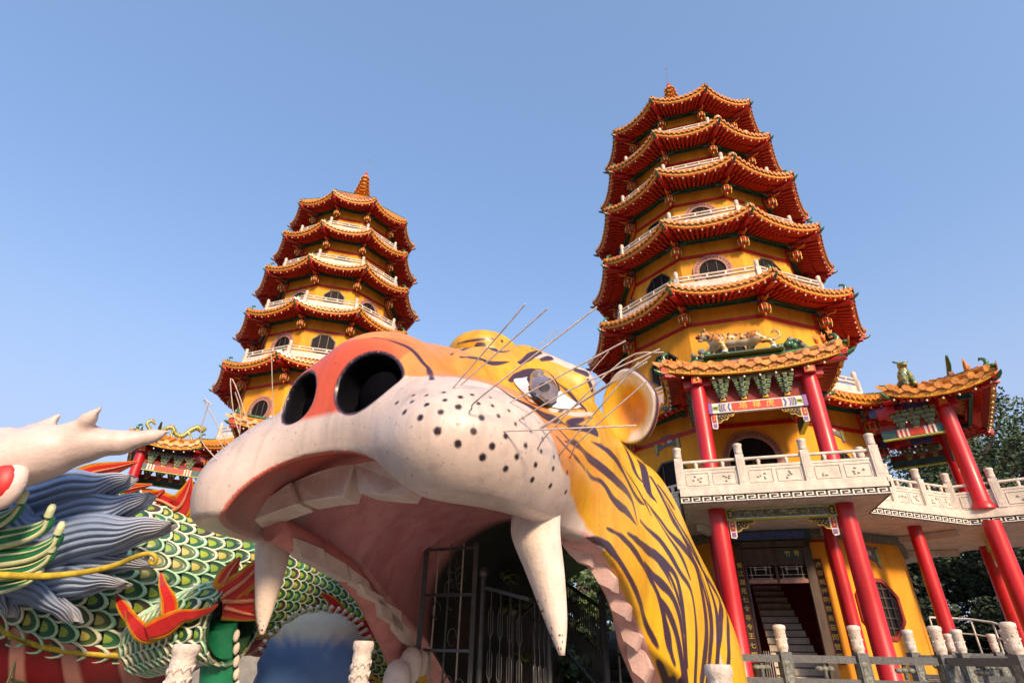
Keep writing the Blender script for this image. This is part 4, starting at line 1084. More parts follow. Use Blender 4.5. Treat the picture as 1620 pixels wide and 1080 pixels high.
def tooth(outer, bb, thick, gapb=0.):
    """outer: picture outline of the front face (clockwise from upper left); bb its distance per corner"""
    mb = MB(); P = [onb(u, v, b) for (u, v), b in zip(outer, bb)]
    back = Vector((-T_F).tolist()); c = sum(P, Vector()) / len(P); n = len(P)
    Q = [p + back * thick + (c - p) * .10 - Vector((0, 0, .02)) for p in P]
    F0 = [p + (c - p) * .06 - back * .02 for p in P]
    ring = [F0, P, Q]; vs = [tuple(p) for r in ring for p in r]; fs = [tuple(range(n))[::-1], tuple(range(2 * n, 3 * n))]
    for r in range(2):
        for i in range(n): j = (i + 1) % n; fs.append((r * n + i, r * n + j, (r + 1) * n + j, (r + 1) * n + i))
    mb.add(vs, fs, MT['tooth'], False); return mb
def smooth_outline(P, k=4):
    P = [np.array(p, float) for p in P]; n = len(P); o = []
    for i in range(n):
        a, b, c, d = P[i - 1], P[i], P[(i + 1) % n], P[(i + 2) % n]
        for t in range(k):
            t /= k; o.append(tuple(.5 * ((2 * b) + (-a + c) * t + (2 * a - 5 * b + 4 * c - d) * t * t + (-a + 3 * b - 3 * c + d) * t ** 3)))
    return o
TEETH = [([(383, 838), (400, 812), (428, 786), (461, 763), (466, 778), (474, 797), (448, 806), (415, 818)], [.66, .60, .56, .54, .54, .54, .56, .60], .20),
         ([(463, 763), (500, 748), (540, 736), (561, 734), (556, 752), (545, 786), (510, 790), (474, 797)], [.62, .54, .48, .46, .46, .46, .52, .62], .20),
         ([(562, 734), (590, 729), (625, 730), (655, 752), (650, 770), (640, 786), (600, 783), (568, 779)], [.46, .44, .44, .50, .50, .50, .45, .46], .20),
         ([(664, 764), (676, 770), (690, 780), (698, 788), (694, 793), (684, 792), (675, 789), (666, 785)], [.53, .54, .56, .58, .58, .57, .56, .54], .18)]
for o, b, t in TEETH[:3]: tb('tooth', tooth(o, b, t))
MT['black'] = mat('nostril_black', (.004, .004, .006), .95, .2, 6, spec=.0)
for nl, nb, nz_, na, r0, r1, r2 in NOST: mb = MB(); mb.ball(w(nl, nb + .27, nz_), (r0 * 1.12, r0 * 1.05, r2 * .98), MT['black'], 16, 10); tb('nostril', mb)
# long fangs: a facetted cone with a ridge, stained tip
def fang(pts, b, rs):
    mb = MB(); C = [onb(u, v, b) for u, v in pts]; mb_ = []
    P = catmull([np.r_[np.array(c), r] for c, r in zip(C, rs)], 5)
    L = Vector(T_L.tolist()); F_ = Vector(T_F.tolist()); n = 14; vs = []; fs = []
    for p in P:
        for j in range(n):
            a = 2 * math.pi * j / n; rx = 1.0 + .16 * math.cos(2 * a); k = 1 + .10 * max(0, math.cos(a - 1.1)) ** 6
            q = Vector(p[:3]) + L * (math.cos(a) * p[3] * rx * k) + F_ * (math.sin(a) * p[3] * .95 * k); vs.append(tuple(q))
    for i in range(len(P) - 1):
        for j in range(n): fs.append((i * n + j, (i + 1) * n + j, (i + 1) * n + (j + 1) % n, i * n + (j + 1) % n))
    fs.append(tuple(range((len(P) - 1) * n, len(P) * n))[::-1]); fs.append(tuple(range(n)))
    mb.add(vs, fs, MT['tooth'], True)
    for t in range(26):
        i = rng.randrange(len(P) - 8, len(P) - 1); a = rng.uniform(3.6, 5.8); p = P[i]
        q = Vector(p[:3]) + L * (math.cos(a) * p[3] * 1.0) + F_ * (-math.sin(a) * p[3] * .93); mb.ball(q, (.006, .006, .012), MT['rust'], 5, 4)
    return mb
tb('fang', fang([(848, 815), (848, 850), (862, 905), (879, 980), (889, 1036)], 1.15, [.178, .174, .134, .076, .019]))
tb('fang', fang([(438, 822), (434, 850), (427, 905), (418, 965), (414, 1003)], 1.12, [.20, .185, .140, .080, .022]))
# gum strips with molars running down both cheeks
def jaw(pts, lval, inward, tooth_px, wd):
    mb = MB(); P = [onl(u, v, lval) for u, v in pts]; P = [Vector(p) for p in catmull([np.array(p) for p in P], 5)]
    mb.tube(P, wd, MT['gum'], 10, sq=1.0); tb('gum', mb)
    for poly, lv in tooth_px:
        m2 = MB(); Q = [onl(u, v, lv) for u, v in poly]; nn = Vector((T_L * inward).tolist()); c = sum(Q, Vector()) / len(Q); n = len(Q)
        vs = [tuple(p) for p in Q] + [tuple(p + nn * .16 + (c - p) * .2) for p in Q]
        fs = [tuple(range(n)), tuple(range(n, 2 * n))[::-1]] + [(i, (i + 1) % n, n + (i + 1) % n, n + i) for i in range(n)]
        m2.add(vs, fs, MT['tooth'], False); tb('molar', m2)
for poly in ([(880, 858), (922, 862), (934, 880), (930, 897), (908, 890), (893, 876)], [(922, 876), (948, 884), (968, 914), (962, 935), (942, 926), (928, 903)], [(950, 914), (974, 922), (994, 960), (985, 981), (962, 968), (952, 940)],
             [(970, 960), (996, 966), (1011, 1008), (1000, 1030), (980, 1016), (970, 988)], [(985, 1008), (1012, 1014), (1026, 1058), (1014, 1080), (994, 1064), (984, 1036)]):
    poly = [(u + 7, v) for u, v in poly]; ds = [hit(u + 10, v)[0] for u, v in poly if hit(u + 10, v) is not None]; ds = sorted(float(p @ FW) for p in ds if float(p @ FW) < 7.5)
    d = ds[len(ds) // 2] - .05 if ds else 5.6
    m2 = MB(); Q = [Vector((ray(u, v) * d).tolist()) for u, v in poly]; c = sum(Q, Vector()) / len(Q); n = len(Q); bk = Vector((-T_F).tolist()) * .20
    Fr = [p + (c - p) * .14 - bk * .2 for p in Q]; vs = [tuple(p) for r_ in (Fr, Q, [p + bk for p in Q]) for p in r_]
    m2.add(vs, [tuple(range(n))[::-1], tuple(range(2 * n, 3 * n))] + [(k * n + i, k * n + (i + 1) % n, (k + 1) * n + (i + 1) % n, (k + 1) * n + i) for k in (0, 1) for i in range(n)], MT['molar'], False); tb('molar', m2)
jaw([(432, 835), (475, 858), (530, 890), (575, 935), (605, 990), (628, 1040), (640, 1090)], -1.20, -1,
    [([(466, 850), (512, 868), (520, 902), (478, 880)], -1.06), ([(514, 872), (548, 892), (556, 922), (520, 903)], -1.06), ([(550, 894), (582, 918), (592, 945), (560, 925)], -1.06),
     ([(570, 922), (606, 944), (614, 962), (580, 940)], -1.02), ([(598, 945), (634, 966), (640, 1000), (606, 975)], -1.02), ([(620, 968), (652, 998), (660, 1030), (640, 1015), (624, 995)], -1.02)], .12)
# lumps of the lower gum at the foot of the far cheek
for (u, v, r) in ((650, 1052, .13), (628, 1078, .15), (668, 1046, .10)):
    mb = MB(); p = onl(u, v, -.95); mb.ball(p, (r, r, r * 1.4), MT['tooth'], 12, 8); tb('molar', mb)

# eye: almond patch, glass iris dome, dark pupil, laid on the head's surface
def patch(outl, rings, height, eps, m, name, colr=None, par=None, flat=None):
    cx = sum(p[0] for p in outl) / len(outl); cy = sum(p[1] for p in outl) / len(outl); vs = []; fs = []; n = len(outl)
    c0 = hit(cx, cy)
    for k in range(rings + 1):
        t = 1 - k / rings
        for (u, v) in outl if k < rings else outl[:1]:
            q = hit(cx + (u - cx) * t, cy + (v - cy) * t) or c0
            nn = q[1] * .4 + c0[1] * .6; nn /= np.linalg.norm(nn); vs.append(tuple(np.array(q[0]) + nn * (eps + height * math.sqrt(max(0, 1 - t * t)))))
    for k in range(rings - 1):
        for i in range(n): j = (i + 1) % n; fs.append((k * n + i, k * n + j, (k + 1) * n + j, (k + 1) * n + i))
    o = (rings - 1) * n
    for i in range(n): fs.append((o + i, o + (i + 1) % n, len(vs) - 1))
    fs = [f[::-1] for f in fs]
    mb = MB(); mb.add(vs, fs, m, True); return tb(name, mb, par)
alm = smooth_outline([(812, 603), (826, 599), (850, 596), (872, 607), (900, 631), (918, 645), (888, 648), (858, 640), (830, 624)], 4)
eye = patch(alm, 6, .035, .012, MT['eyew'], 'eye')
eg = mat('iris_glass', (.17, .12, .10), .06, .25, 8, coat=1.0)
iris = smooth_outline([(859 + 24 * math.cos(a) * .95 + 4 * math.sin(a), 617 + 27 * math.sin(a) + 5 * math.cos(a)) for a in np.linspace(0, 2 * math.pi, 15)[:-1]], 2)
patch(smooth_outline([(859 + 26 * math.cos(a) + 4 * math.sin(a), 617 + 29 * math.sin(a) + 5 * math.cos(a)) for a in np.linspace(0, 2 * math.pi, 15)[:-1]], 2), 4, .02, .035, MT['fretb'], 'iris_rim', par=eye)
patch(iris, 8, .050, .040, eg, 'iris', par=eye)
patch(smooth_outline([(859 + 9 * math.cos(a), 624 + 8 * math.sin(a)) for a in np.linspace(0, 2 * math.pi, 11)[:-1]], 2), 4, .012, .082, MT['fretb'], 'pupil', par=eye)
# ear: a shallow cup with a painted rim
def ear_mesh():
    C = np.array(onb(994, 645, 3.95)); X = T_L * .80 + T_F * .35; X /= np.linalg.norm(X); Y = np.array([0, -.25, 1.]); Y -= X * (X @ Y); Y /= np.linalg.norm(Y); N_ = np.cross(X, Y)
    if N_ @ C > 0: N_ = -N_
    n = 40; ks = [0, .15, .3, .42, .55, .68, .78, .84, .90, .955, 1.0, 1.02, .97, .8, .5, .2]; dep = [-.17, -.165, -.145, -.12, -.09, -.07, -.035, -.015, .0, .005, -.02, -.05, -.10, -.2, -.32, -.38]
    V = []; Cc = []; F = []
    O, Yl, Wh, Pu = np.array([.70, .24, .01]), np.array([.70, .42, .02]), np.array([.76, .68, .60]), np.array([.075, .022, .045])
    for k, (r, d) in enumerate(zip(ks, dep)):
        for j in range(n):
            a = 2 * math.pi * j / n; ca, sa = math.cos(a), math.sin(a)
            rx = .43 * (1 + .05 * math.cos(2 * a)); ry = .50 * (1 + (.10 if sa > 0 else -.02) * abs(sa)); q = 1 + .012 * math.sin(5 * a + 1) * (r > .5)
            V.append(C + X * rx * r * ca * q + Y * ry * r * sa * q + N_ * (d + .02)); e = r + .008 * math.sin(7 * a)
            if k > 9: c = Pu if k < 12 else O
            elif e < .42: c = O * (1 - .25 * math.sin(3 * a) * e)
            elif e < .62: t = (e - .42) / .20; c = O * (1 - t) + Yl * t
            elif e < .965: t = min(1, (e - .62) / .10); c = Yl * (1 - t) + Wh * t
            else: c = Pu
            if k <= 9 and .62 < e < .95 and ca < -.3: c = Yl
            Cc.append(c)
    for k in range(len(ks) - 1):
        for j in range(n): F.append((k * n + j, k * n + (j + 1) % n, (k + 1) * n + (j + 1) % n, (k + 1) * n + j))
    return np.array(V), F, np.array(Cc)
V_, F_, C_ = ear_mesh(); child('ear', V_, F_, TPAINT, C_)
# dark root of the ear
# purple nostril rims
for s in (1, -1):
    mb = MB(); pts = []
    for k in range(25):
        a = 2 * math.pi * k / 24; u, v = ((578 + 51 * math.cos(a) + 6 * math.sin(a), 614 + 46 * math.sin(a) - 7 * math.cos(a)) if s > 0 else (481 + 25 * math.cos(a) - 5 * math.sin(a), 626 + 46 * math.sin(a)))
        x = hit(u, v)
        if x: pts.append(Vector(x[0].tolist()) + Vector(x[1].tolist()) * .004)
    # drop points that fell inside the hollow
    if pts:
        dm = sorted(p.length for p in pts)[len(pts) // 3]; pts = [p for p in pts if p.length < dm + .16]
# whiskers: thin bent wires
WH = [((713, 613), (831, 481)), ((724, 609), (866, 488)), ((747, 643), (765, 624), (945, 485)), ((805, 635), (990, 539)), ((820, 664), (905, 615), (1044, 552)), ((794, 681), (1007, 673)),
      ((853, 711), (872, 680), (985, 570), (1050, 557)), ((854, 677), (930, 630), (1024, 572)), ((857, 679), (905, 645), (1030, 563)), ((887, 722), (909, 690), (1011, 572)), ((904, 728), (920, 694), (1024, 602)),
      ((843, 553), (883, 520)), ((860, 552), (864, 512)), ((870, 548), (875, 511)), ((876, 557), (882, 509)), ((889, 563), (904, 503)), ((896, 566), (908, 514)), ((911, 577), (934, 516)), ((931, 592), (963, 556)),
      ((430, 664), (429.5, 563)), ((394, 684), (380, 630), (365, 598), (369, 650), (378, 684)), ((362, 705), (340, 665), (323, 632), (335, 640)), ((344, 728), (322, 702), (318, 680), (331, 636)), ((355, 712), (343, 692)), ((376, 694), (380, 650), (372, 620))]
for k, pl in enumerate(WH):
    x = hit(*pl[0])
    if not x: continue
    P0 = Vector(x[0].tolist()); d0 = P0.dot(Vector(FW.tolist())); pts = [P0 - Vector(x[1].tolist()) * .02]
    n = len(pl) - 1
    for i, q in enumerate(pl[1:]):
        r = Vector(ray(*q)); f = (i + 1) / n; dd = d0 - .28 * f if k < 11 else d0 - .05 * f; pts.append(r * dd)
    m_ = MB(); pts2 = [Vector(p) for p in catmull([np.array(p) for p in pts], 4)]
    m_.tube(pts2, .0055 if k < 11 else .0046, MT['wire'], 5); tb('whisker', m_)
    m_ = None
# ------------------------------------------------------------------ inside the mouth: lattice gates, railings, stair (things of their own)
MT['iron'] = mat('dark_iron', (.09, .09, .095), .3, .2, 12, metal=.5)
MT['ironp'] = mat('pale_gate_frame', (.34, .30, .24), .5, .25, 12)
def lattice_gate(A, Bv, label, H=2.75):
    mb = MB(); up = Vector((0, 0, 1))
    for p in (A, Bv): mb.bar(p, p + up * H, .05, .05, MT['iron'], (1, 0, 0))
    for f in (.02, .42, .60, .80, .98): mb.bar(A + up * H * f, Bv + up * H * f, .03, .03, MT['ironp' if f == .42 else 'iron'])
    n = 4
    for i in range(1, n): p = A.lerp(Bv, i / n); mb.bar(p, p + up * H, .018, .018, MT['ironp' if i % 2 else 'iron'], (1, 0, 0))
    for i in range(10):
        p = A.lerp(Bv, rng.uniform(.1, .9)) + up * H * rng.uniform(.45, .95)
        mb.tube([p + Vector((.05 * math.cos(a), 0, .09 * math.sin(a))) for a in np.linspace(0, 5, 8)], .008, MT['iron'], 4)
    tb_free('lattice_gate', mb, label, 'gate', 'lattice gates inside the tiger mouth')
def flo(p, z=-1.6): return Vector((p.x, p.y, z))
def tb_free(name, mb, label, cat, group=None):
    o = mb.build(name); tag(o, label, cat, group); return o
pm = bpy.data.materials.new('window_pane'); pm.use_nodes = True; pb_ = pm.node_tree.nodes['Principled BSDF']
pb_.inputs['Transmission Weight'].default_value = .9; pb_.inputs['Roughness'].default_value = .05; pb_.inputs['Base Color'].default_value = (.45, .5, .5, 1); pb_.inputs['IOR'].default_value = 1.2
MT['pane'] = pm
lattice_gate(flo(onb(664, 1000, 2.9)), flo(onb(747, 1000, 2.95)), 'tall dark lattice gate at the left inside the tiger mouth')
lattice_gate(flo(onb(957, 1000, 4.0)), flo(onb(1035, 1000, 4.4)), 'narrow pale-framed lattice gate at the right behind the molars')
def hand_rail(pts, hs, label):
    """dark steel railing with looped balusters; pts bottom points of the top rail's posts"""
    mb = MB(); up = Vector((0, 0, 1)); I = MT['iron']
    for p, q in zip(pts[:-1], pts[1:]):
        for f in (1.0, .12): mb.bar(p + up * hs * f, q + up * hs * f, .04, .035, I)
        n = max(2, round((q - p).length / .115))
        for i in range(1, n):
            c = p.lerp(q, i / n); mb.tube([c + up * hs * .12, c + up * hs], .008, I, 5)
            e = (q - p).normalized() * .028
            for z0 in (.30, .62): mb.tube([c + up * hs * z0, c + e + up * hs * (z0 + .05), c + e + up * hs * (z0 + .20), c + up * hs * (z0 + .25), c - e + up * hs * (z0 + .20), c - e + up * hs * (z0 + .05), c + up * hs * z0], .007, I, 5)
    for p in (pts[0], pts[-1]): mb.tube([p, p + up * (hs + .1)], .032, I, 8); mb.ball(p + up * (hs + .15), .06, I, 10, 8)
    tb_free('handrail', mb, label, 'railing', 'dark railings in the tiger mouth')
def railpt(u, v, b, hs): p = onb(u, v, b); p.z -= hs; return p
hand_rail([railpt(764, 928, 3.0, 1.25), railpt(838, 948, 3.0, 1.25), railpt(868, 958, 3.4, 1.25)], 1.25, 'dark steel railing with ball-topped post at the mouth entrance')
hand_rail([railpt(892, 920, 6.2, 1.1), railpt(952, 962, 4.6, 1.1)], 1.1, 'dark stair railing sloping down at the right of the inner stairs')
hand_rail([railpt(812, 985, 4.2, 1.1), railpt(880, 925, 6.4, 1.1)], 1.1, 'dark stair railing climbing at the left of the inner stairs')
mb = MB()
for k in range(15): mb.box(tuple(w(.50 - .02 * k, 4.3 + .27 * k, -1.52 + .145 * k)), (1.1, .29, .15), MT['dstone'], Matrix.Rotation(-TY, 3, 'Z'))
tb_free('stairs', mb, 'dark granite stair flight going up inside the tiger mouth', 'stairs')
# ------------------------------------------------------------------ the dragon beside the tiger (only its neck, mane and a leg are in the photo)
def P_(u, v, d):                # point at distance d (along the view axis) on a sight line of the photo
    return Vector((ray(u, v) * d).tolist())
DR = empty('dragon', (-4.2, 4.6, -1.6)); D_OFF = Vector(DR.location)
tag(DR, 'coiled green scaled dragon sculpture with red belly, blue mane and pale antlers', 'sculpture')
def db(name, mb, par=None):
    for i, v in enumerate(mb.v): mb.v[i] = (v[0] - D_OFF.x, v[1] - D_OFF.y, v[2] - D_OFF.z)
    return mb.build(name, par or DR)
def dv(name, V, F, C, m, par=None): return from_np(name, np.asarray(V) - np.array(D_OFF), F, [m], True, par or DR, np.asarray(C))
DP = vmat('dragon_paint', .45, .2, .22, .15, 40)
MT['flame'] = mat('flame_red', (.52, .02, .02), .45, .15, 6, .1); MT['flameo'] = mat('flame_orange', (.70, .17, .01), .45, .2, 8, .1); MT['flamey'] = mat('flame_yellow', (.50, .36, .03), .5, .3, 10, .1)
MT['flamep'] = mat('flame_salmon_rib', (.66, .24, .12), .5, .2, 8)

def loftpath(pts, n):           # pts (x,y,z,r) -> smooth arrays
    c = np.array(catmull([np.array(p) for p in pts], 12)); s = np.r_[0, np.cumsum(np.linalg.norm(np.diff(c[:, :3], axis=0), axis=1))]
    t = np.linspace(0, s[-1], n); return np.stack([np.interp(t, s, c[:, k]) for k in range(4)], 1), s[-1]
def frames(c):
    T = np.gradient(c[:, :3], axis=0); T /= np.linalg.norm(T, axis=1, keepdims=True); up = np.array([0, 0, 1.])
    S = np.cross(T, up); S /= np.linalg.norm(S, axis=1, keepdims=True); U = np.cross(S, T); return T, S, U
def scaled_tube(name, pts, size=.15, a0=-62, a1=242, belly=True, tw=0.):
    """body tube: overlapping painted scales on the back and sides, banded belly below. angle 0 = side towards S, 90 = up"""
    c0, L = loftpath(pts, 400); T, S, U = frames(c0)
    def at(t, ang, dr=0.):
        ang = ang + tw * max(0, 1 - t / L / .42) ** 1.2
        x = np.clip(t / L, 0, 1) * 399; i = min(int(x), 398); f = x - i; c = c0[i] * (1 - f) + c0[i + 1] * f; s_ = S[i] * (1 - f) + S[i + 1] * f; u_ = U[i] * (1 - f) + U[i + 1] * f
        return c[:3] + (s_ * math.cos(ang) + u_ * math.sin(ang)) * (c[3] + dr)
    V = []; F = []; C = []
    # core skin
    m = 36; k0 = 90
    for i in range(k0):
        for j in range(m):
            ang = 2 * math.pi * j / m; t = L * i / (k0 - 1); V.append(at(t, ang, -.012)); C.append((.03, .08, .04))
    for i in range(k0 - 1):
        for j in range(m): F.append((i * m + j, i * m + (j + 1) % m, (i + 1) * m + (j + 1) % m, (i + 1) * m + j))
    # scales
    A0, A1 = R_(a0), R_(a1); rmean = c0[:, 3].mean(); rows = int((A1 - A0) * rmean / (size * .80)); nl = int(L / (size * .82))
    pal = [((.012, .09, .035), (.30, .40, .03)), ((.012, .06, .04), (.20, .34, .04)), ((.05, .10, .03), (.46, .42, .10)), ((.02, .12, .06), (.26, .40, .06)), ((.05, .035, .035), (.22, .30, .03))]
    for a in range(rows + 1):
        for k in range(nl + 1):
            t = (k + (.5 if a % 2 else 0)) * L / nl; ang = A0 + (A1 - A0) * a / rows
            if t > L: continue
            dk, yl = pal[rng.randrange(5)]; o = len(V); rr = c0[min(399, int(t / L * 399)), 3]; hw = (A1 - A0) / rows * .64; ln = size * .78; cr = (.74, .76, .58) if rng.random() < .6 else (.44, .74, .50)
            # rings of a rounded scale opening towards +t
            K = 9; levels = ((1.0, .0, None), (1.0, .030, cr), (.84, .036, cr), (.80, .028, dk), (.46, .027, dk), (.40, .030, yl), (.0, .026, yl))
            for lv, (q, h, cc) in enumerate(levels):
                for j in range(K):
                    th = -math.pi / 2 + math.pi * j / (K - 1); V.append(at(t + ln * (q * math.cos(th) * 1.0 - .25), ang + hw * q * math.sin(th), h + .018 * q * math.cos(th))); C.append(cc or (.02, .05, .03))
            for lv in range(len(levels) - 1):
                for j in range(K - 1): F.append((o + lv * K + j, o + lv * K + j + 1, o + (lv + 1) * K + j + 1, o + (lv + 1) * K + j))
    dv(name, V, F, C, DP)
    if belly:
        V = []; F = []; C = []; n = 300; mm = 15; B0, B1 = R_(a1 - 360 - 4), R_(a0 + 4)
        for i in range(n):
            t = L * i / (n - 1); ph = (t / .34) % 1; ridge = ph < .32
            for j in range(mm):
                ang = B0 + (B1 - B0) * j / (mm - 1); V.append(at(t + .10 * math.cos((j / (mm - 1) - .5) * math.pi) , ang, .045 if ridge else .02 + .02 * math.sin(ph * 3)))
                C.append((.50, .22, .18) if ridge else (.20, .008, .012))
        for i in range(n - 1):
            for j in range(mm - 1): F.append((i * mm + j, i * mm + j + 1, (i + 1) * mm + j + 1, (i + 1) * mm + j))
        dv('belly', V, F, C, DP)
        for ang in (R_(a0), R_(a1)):
            mb = MB(); mb.tube([at(L * i / 60, ang, .03) for i in range(61)], .03, MT['flamey'], 6); db('belly_trim', mb)
    return at, L
# main body: enters left, sinks behind the tiger's lip, continues behind the mouth
body = [(*P_(-120, 770, 6.4), .84), (*P_(-20, 862, 6.4), 1.02), (*P_(95, 925, 6.5), 1.16), (*P_(235, 932, 6.8), 1.08), (*P_(345, 918, 7.3), .90), (*P_(450, 935, 8.0), .80), (*P_(560, 995, 8.7), .78), (*P_(680, 1070, 9.6), .78)]
at_b, L_b = scaled_tube('body', body, .165, -46, 218, tw=R_(62))
# raised limb with scales, its green lower leg and scalloped edge
limb = [(*P_(240, 1015, 5.75), .28), (*P_(325, 985, 5.35), .32), (*P_(370, 985, 5.25), .31)]
scaled_tube('upper_leg', limb, .13, -180, 180, False)
mb = MB(); A, Bq, C2, D2 = P_(322, 1000, 5.55), P_(373, 1003, 5.55), P_(372, 1120, 5.5), P_(318, 1120, 5.5)
mb.tube([P_(348, 985, 5.25), P_(347, 1040, 5.25), P_(345, 1130, 5.2)], [.155, .16, .17], MT['green2'] if 'green2' in MT else MT['green'], 12); 
for k in range(7): mb.ball(P_(374, 1005 + 20 * k, 5.2), (.03, .03, .055), MT['white'], 8, 6)
db('lower_leg', mb)
_v, _f = [], []
for nm in ('body', 'upper_leg'):
    _b = scene.objects[nm]; o_ = len(_v); _v += [tuple(v.co + D_OFF) for v in _b.data.vertices]; _f += [tuple(i + o_ for i in p.vertices) for p in _b.data.polygons]
BV = BVHTree.FromPolygons(_v, _f)
def surf(u, v, lift=.07, dflt=5.8, mx=6.9):
    r = Vector(ray(u, v)); q = BV.ray_cast(Vector((0, 0, 0)), r.normalized())[0]
    d = q.dot(Vector(FW.tolist())) if q is not None else dflt
    return min(d, mx) - lift
# flames: flat tapering tongues of three colours, thick
def flame(polys, d0, d1, name='flame', par=None, rib=True):
    """polys: list of spine curves [(u,v,half width)], all joined in one part"""
    mb = MB()
    for sp in polys:
        sp = [np.array(p, float) for p in sp]; cs = catmull(sp, 5); n = len(cs); dd = [surf(p[0], p[1]) for p in cs]; dd = [min(dd[max(0, i - 7):i + 8]) for i in range(len(dd))]; dd = [sum(dd[max(0, i - 3):i + 4]) / len(dd[max(0, i - 3):i + 4]) for i in range(len(dd))]
        for (f, mt, lift) in ((1.0, 'flamey', 0), (.84, 'flameo', .02), (.60, 'flame', .035)):
            L_, R__, Lb, Rb = [], [], [], []
            for i, p in enumerate(cs):
                q = cs[min(i + 1, n - 1)][:2] - cs[max(i - 1, 0)][:2]; q = q / max(np.linalg.norm(q), 1e-6); nn = np.array([-q[1], q[0]]); w_ = p[2] * f * 1.55; d = (d0 + (d1 - d0) * i / (n - 1) if d0 else dd[i]) - lift
                a = p[:2] + nn * w_; b = p[:2] - nn * w_
                L_.append(P_(*a, d)); R__.append(P_(*b, d)); Lb.append(P_(*a, d + .10)); Rb.append(P_(*b, d + .10))
            vs = [tuple(p) for p in L_ + R__ + Lb + Rb]; fs = []
            for i in range(n - 1):
                fs += [(i, i + 1, n + i + 1, n + i), (2 * n + i, 3 * n + i, 3 * n + i + 1, 2 * n + i + 1), (i, 2 * n + i, 2 * n + i + 1, i + 1), (n + i, n + i + 1, 3 * n + i + 1, 3 * n + i)]
            fs += [(0, n, 3 * n, 2 * n)]
            mb.add(vs, fs, MT[mt], False)
            if f == .6 and rib:
                mid = [P_(*cs[i][:2], (d0 + (d1 - d0) * i / (n - 1) if d0 else dd[i]) - .045) for i in range(n)]
                mb.tube(mid, [.012 * max(.3, p[2] / 8) for p in cs], MT['flamep'], 5)
    return db(name, mb, par)
flame([[(200, 965, 2), (212, 985, 8), (232, 1002, 11), (262, 985, 8), (268, 955, 9), (258, 925, 5), (254, 905, 1)], [(232, 1000, 9), (258, 990, 12), (285, 975, 8), (305, 972, 6), (330, 965, 3), (345, 955, 1)], [(183, 938, 1), (193, 958, 6), (212, 985, 8), (222, 1000, 10)]], 0, 0, rib=False)
flame([[(350, 950, 12), (358, 915, 11), (380, 880, 1)], [(350, 945, 14), (385, 920, 12), (410, 895, 8), (430, 880, 2)], [(352, 950, 16), (390, 950, 14), (425, 945, 12)], [(355, 960, 14), (390, 970, 8), (425, 975, 3)]], 5.2, 5.35)
flame([[(508, 938, 1), (525, 950, 5), (540, 972, 8), (556, 990, 9), (575, 998, 8), (598, 1000, 7)], [(556, 992, 8), (580, 985, 5), (590, 965, 4), (594, 945, 1)]], 0, 0, rib=False)
# spine flames along the back
for sp in ([(215, 808, 15), (235, 795, 12), (248, 785, 7), (260, 774, 1)], [(262, 812, 18), (285, 800, 15), (296, 778, 8), (303, 754, 1)], [(150, 800, 12), (180, 782, 9), (210, 772, 5), (241, 766, 1)], [(120, 756, 10), (150, 746, 9), (185, 739, 6), (218, 730, 1)], [(225, 790, 12), (250, 790, 10), (280, 805, 12)]):
    flame([sp], 6.7, 6.7)
# antlers
MT['horn'] = mat('pale_antler', (.58, .46, .42), .5, .12, 3, .25, 25, coat=.1)
g = Grid((-7.6, 3.6, .3), (-1.9, 6.6, 2.5), .035)
def pw(u, v, d): return tuple(P_(u, v, d))
D = chain(g, [pw(-150, 790, 4.5), pw(-40, 745, 4.7), pw(70, 715, 4.9), pw(130, 703, 5.0)], [.34, .30, .235, .17], .05)
D = smin(D, chain(g, [pw(120, 700, 5.0), pw(190, 700, 5.1), pw(240, 690, 5.2), pw(272, 682, 5.3)], [.15, .105, .06, .012], .05), .08)
D = smin(D, chain(g, [pw(90, 705, 4.95), pw(115, 685, 4.95), pw(140, 663, 4.95), pw(166, 638, 4.95)], [.11, .09, .055, .010], .05), .06)
D = smin(D, chain(g, [pw(10, 710, 4.9), pw(50, 690, 5.0), pw(101, 652, 5.1)], [.15, .10, .012], .04), .05)
D = smin(D, ell(g, pw(12, 694, 4.85), (.14, .14, .10)), .03)
V, F = nets(g, D); from_np('antler', V - np.array(D_OFF), F, [MT['horn']], True, DR)
# ear: red bowl with pale rim
mb = MB(); c = P_(2, 765, 4.6)
for r_, m_, dz in ((.235, 'horn', 0), (.185, 'flame', -.03)):
    mb.ball(c + Vector((0, dz, 0)), (r_ * .85, .10, r_), MT[m_], 16, 10)
db('ear', mb)
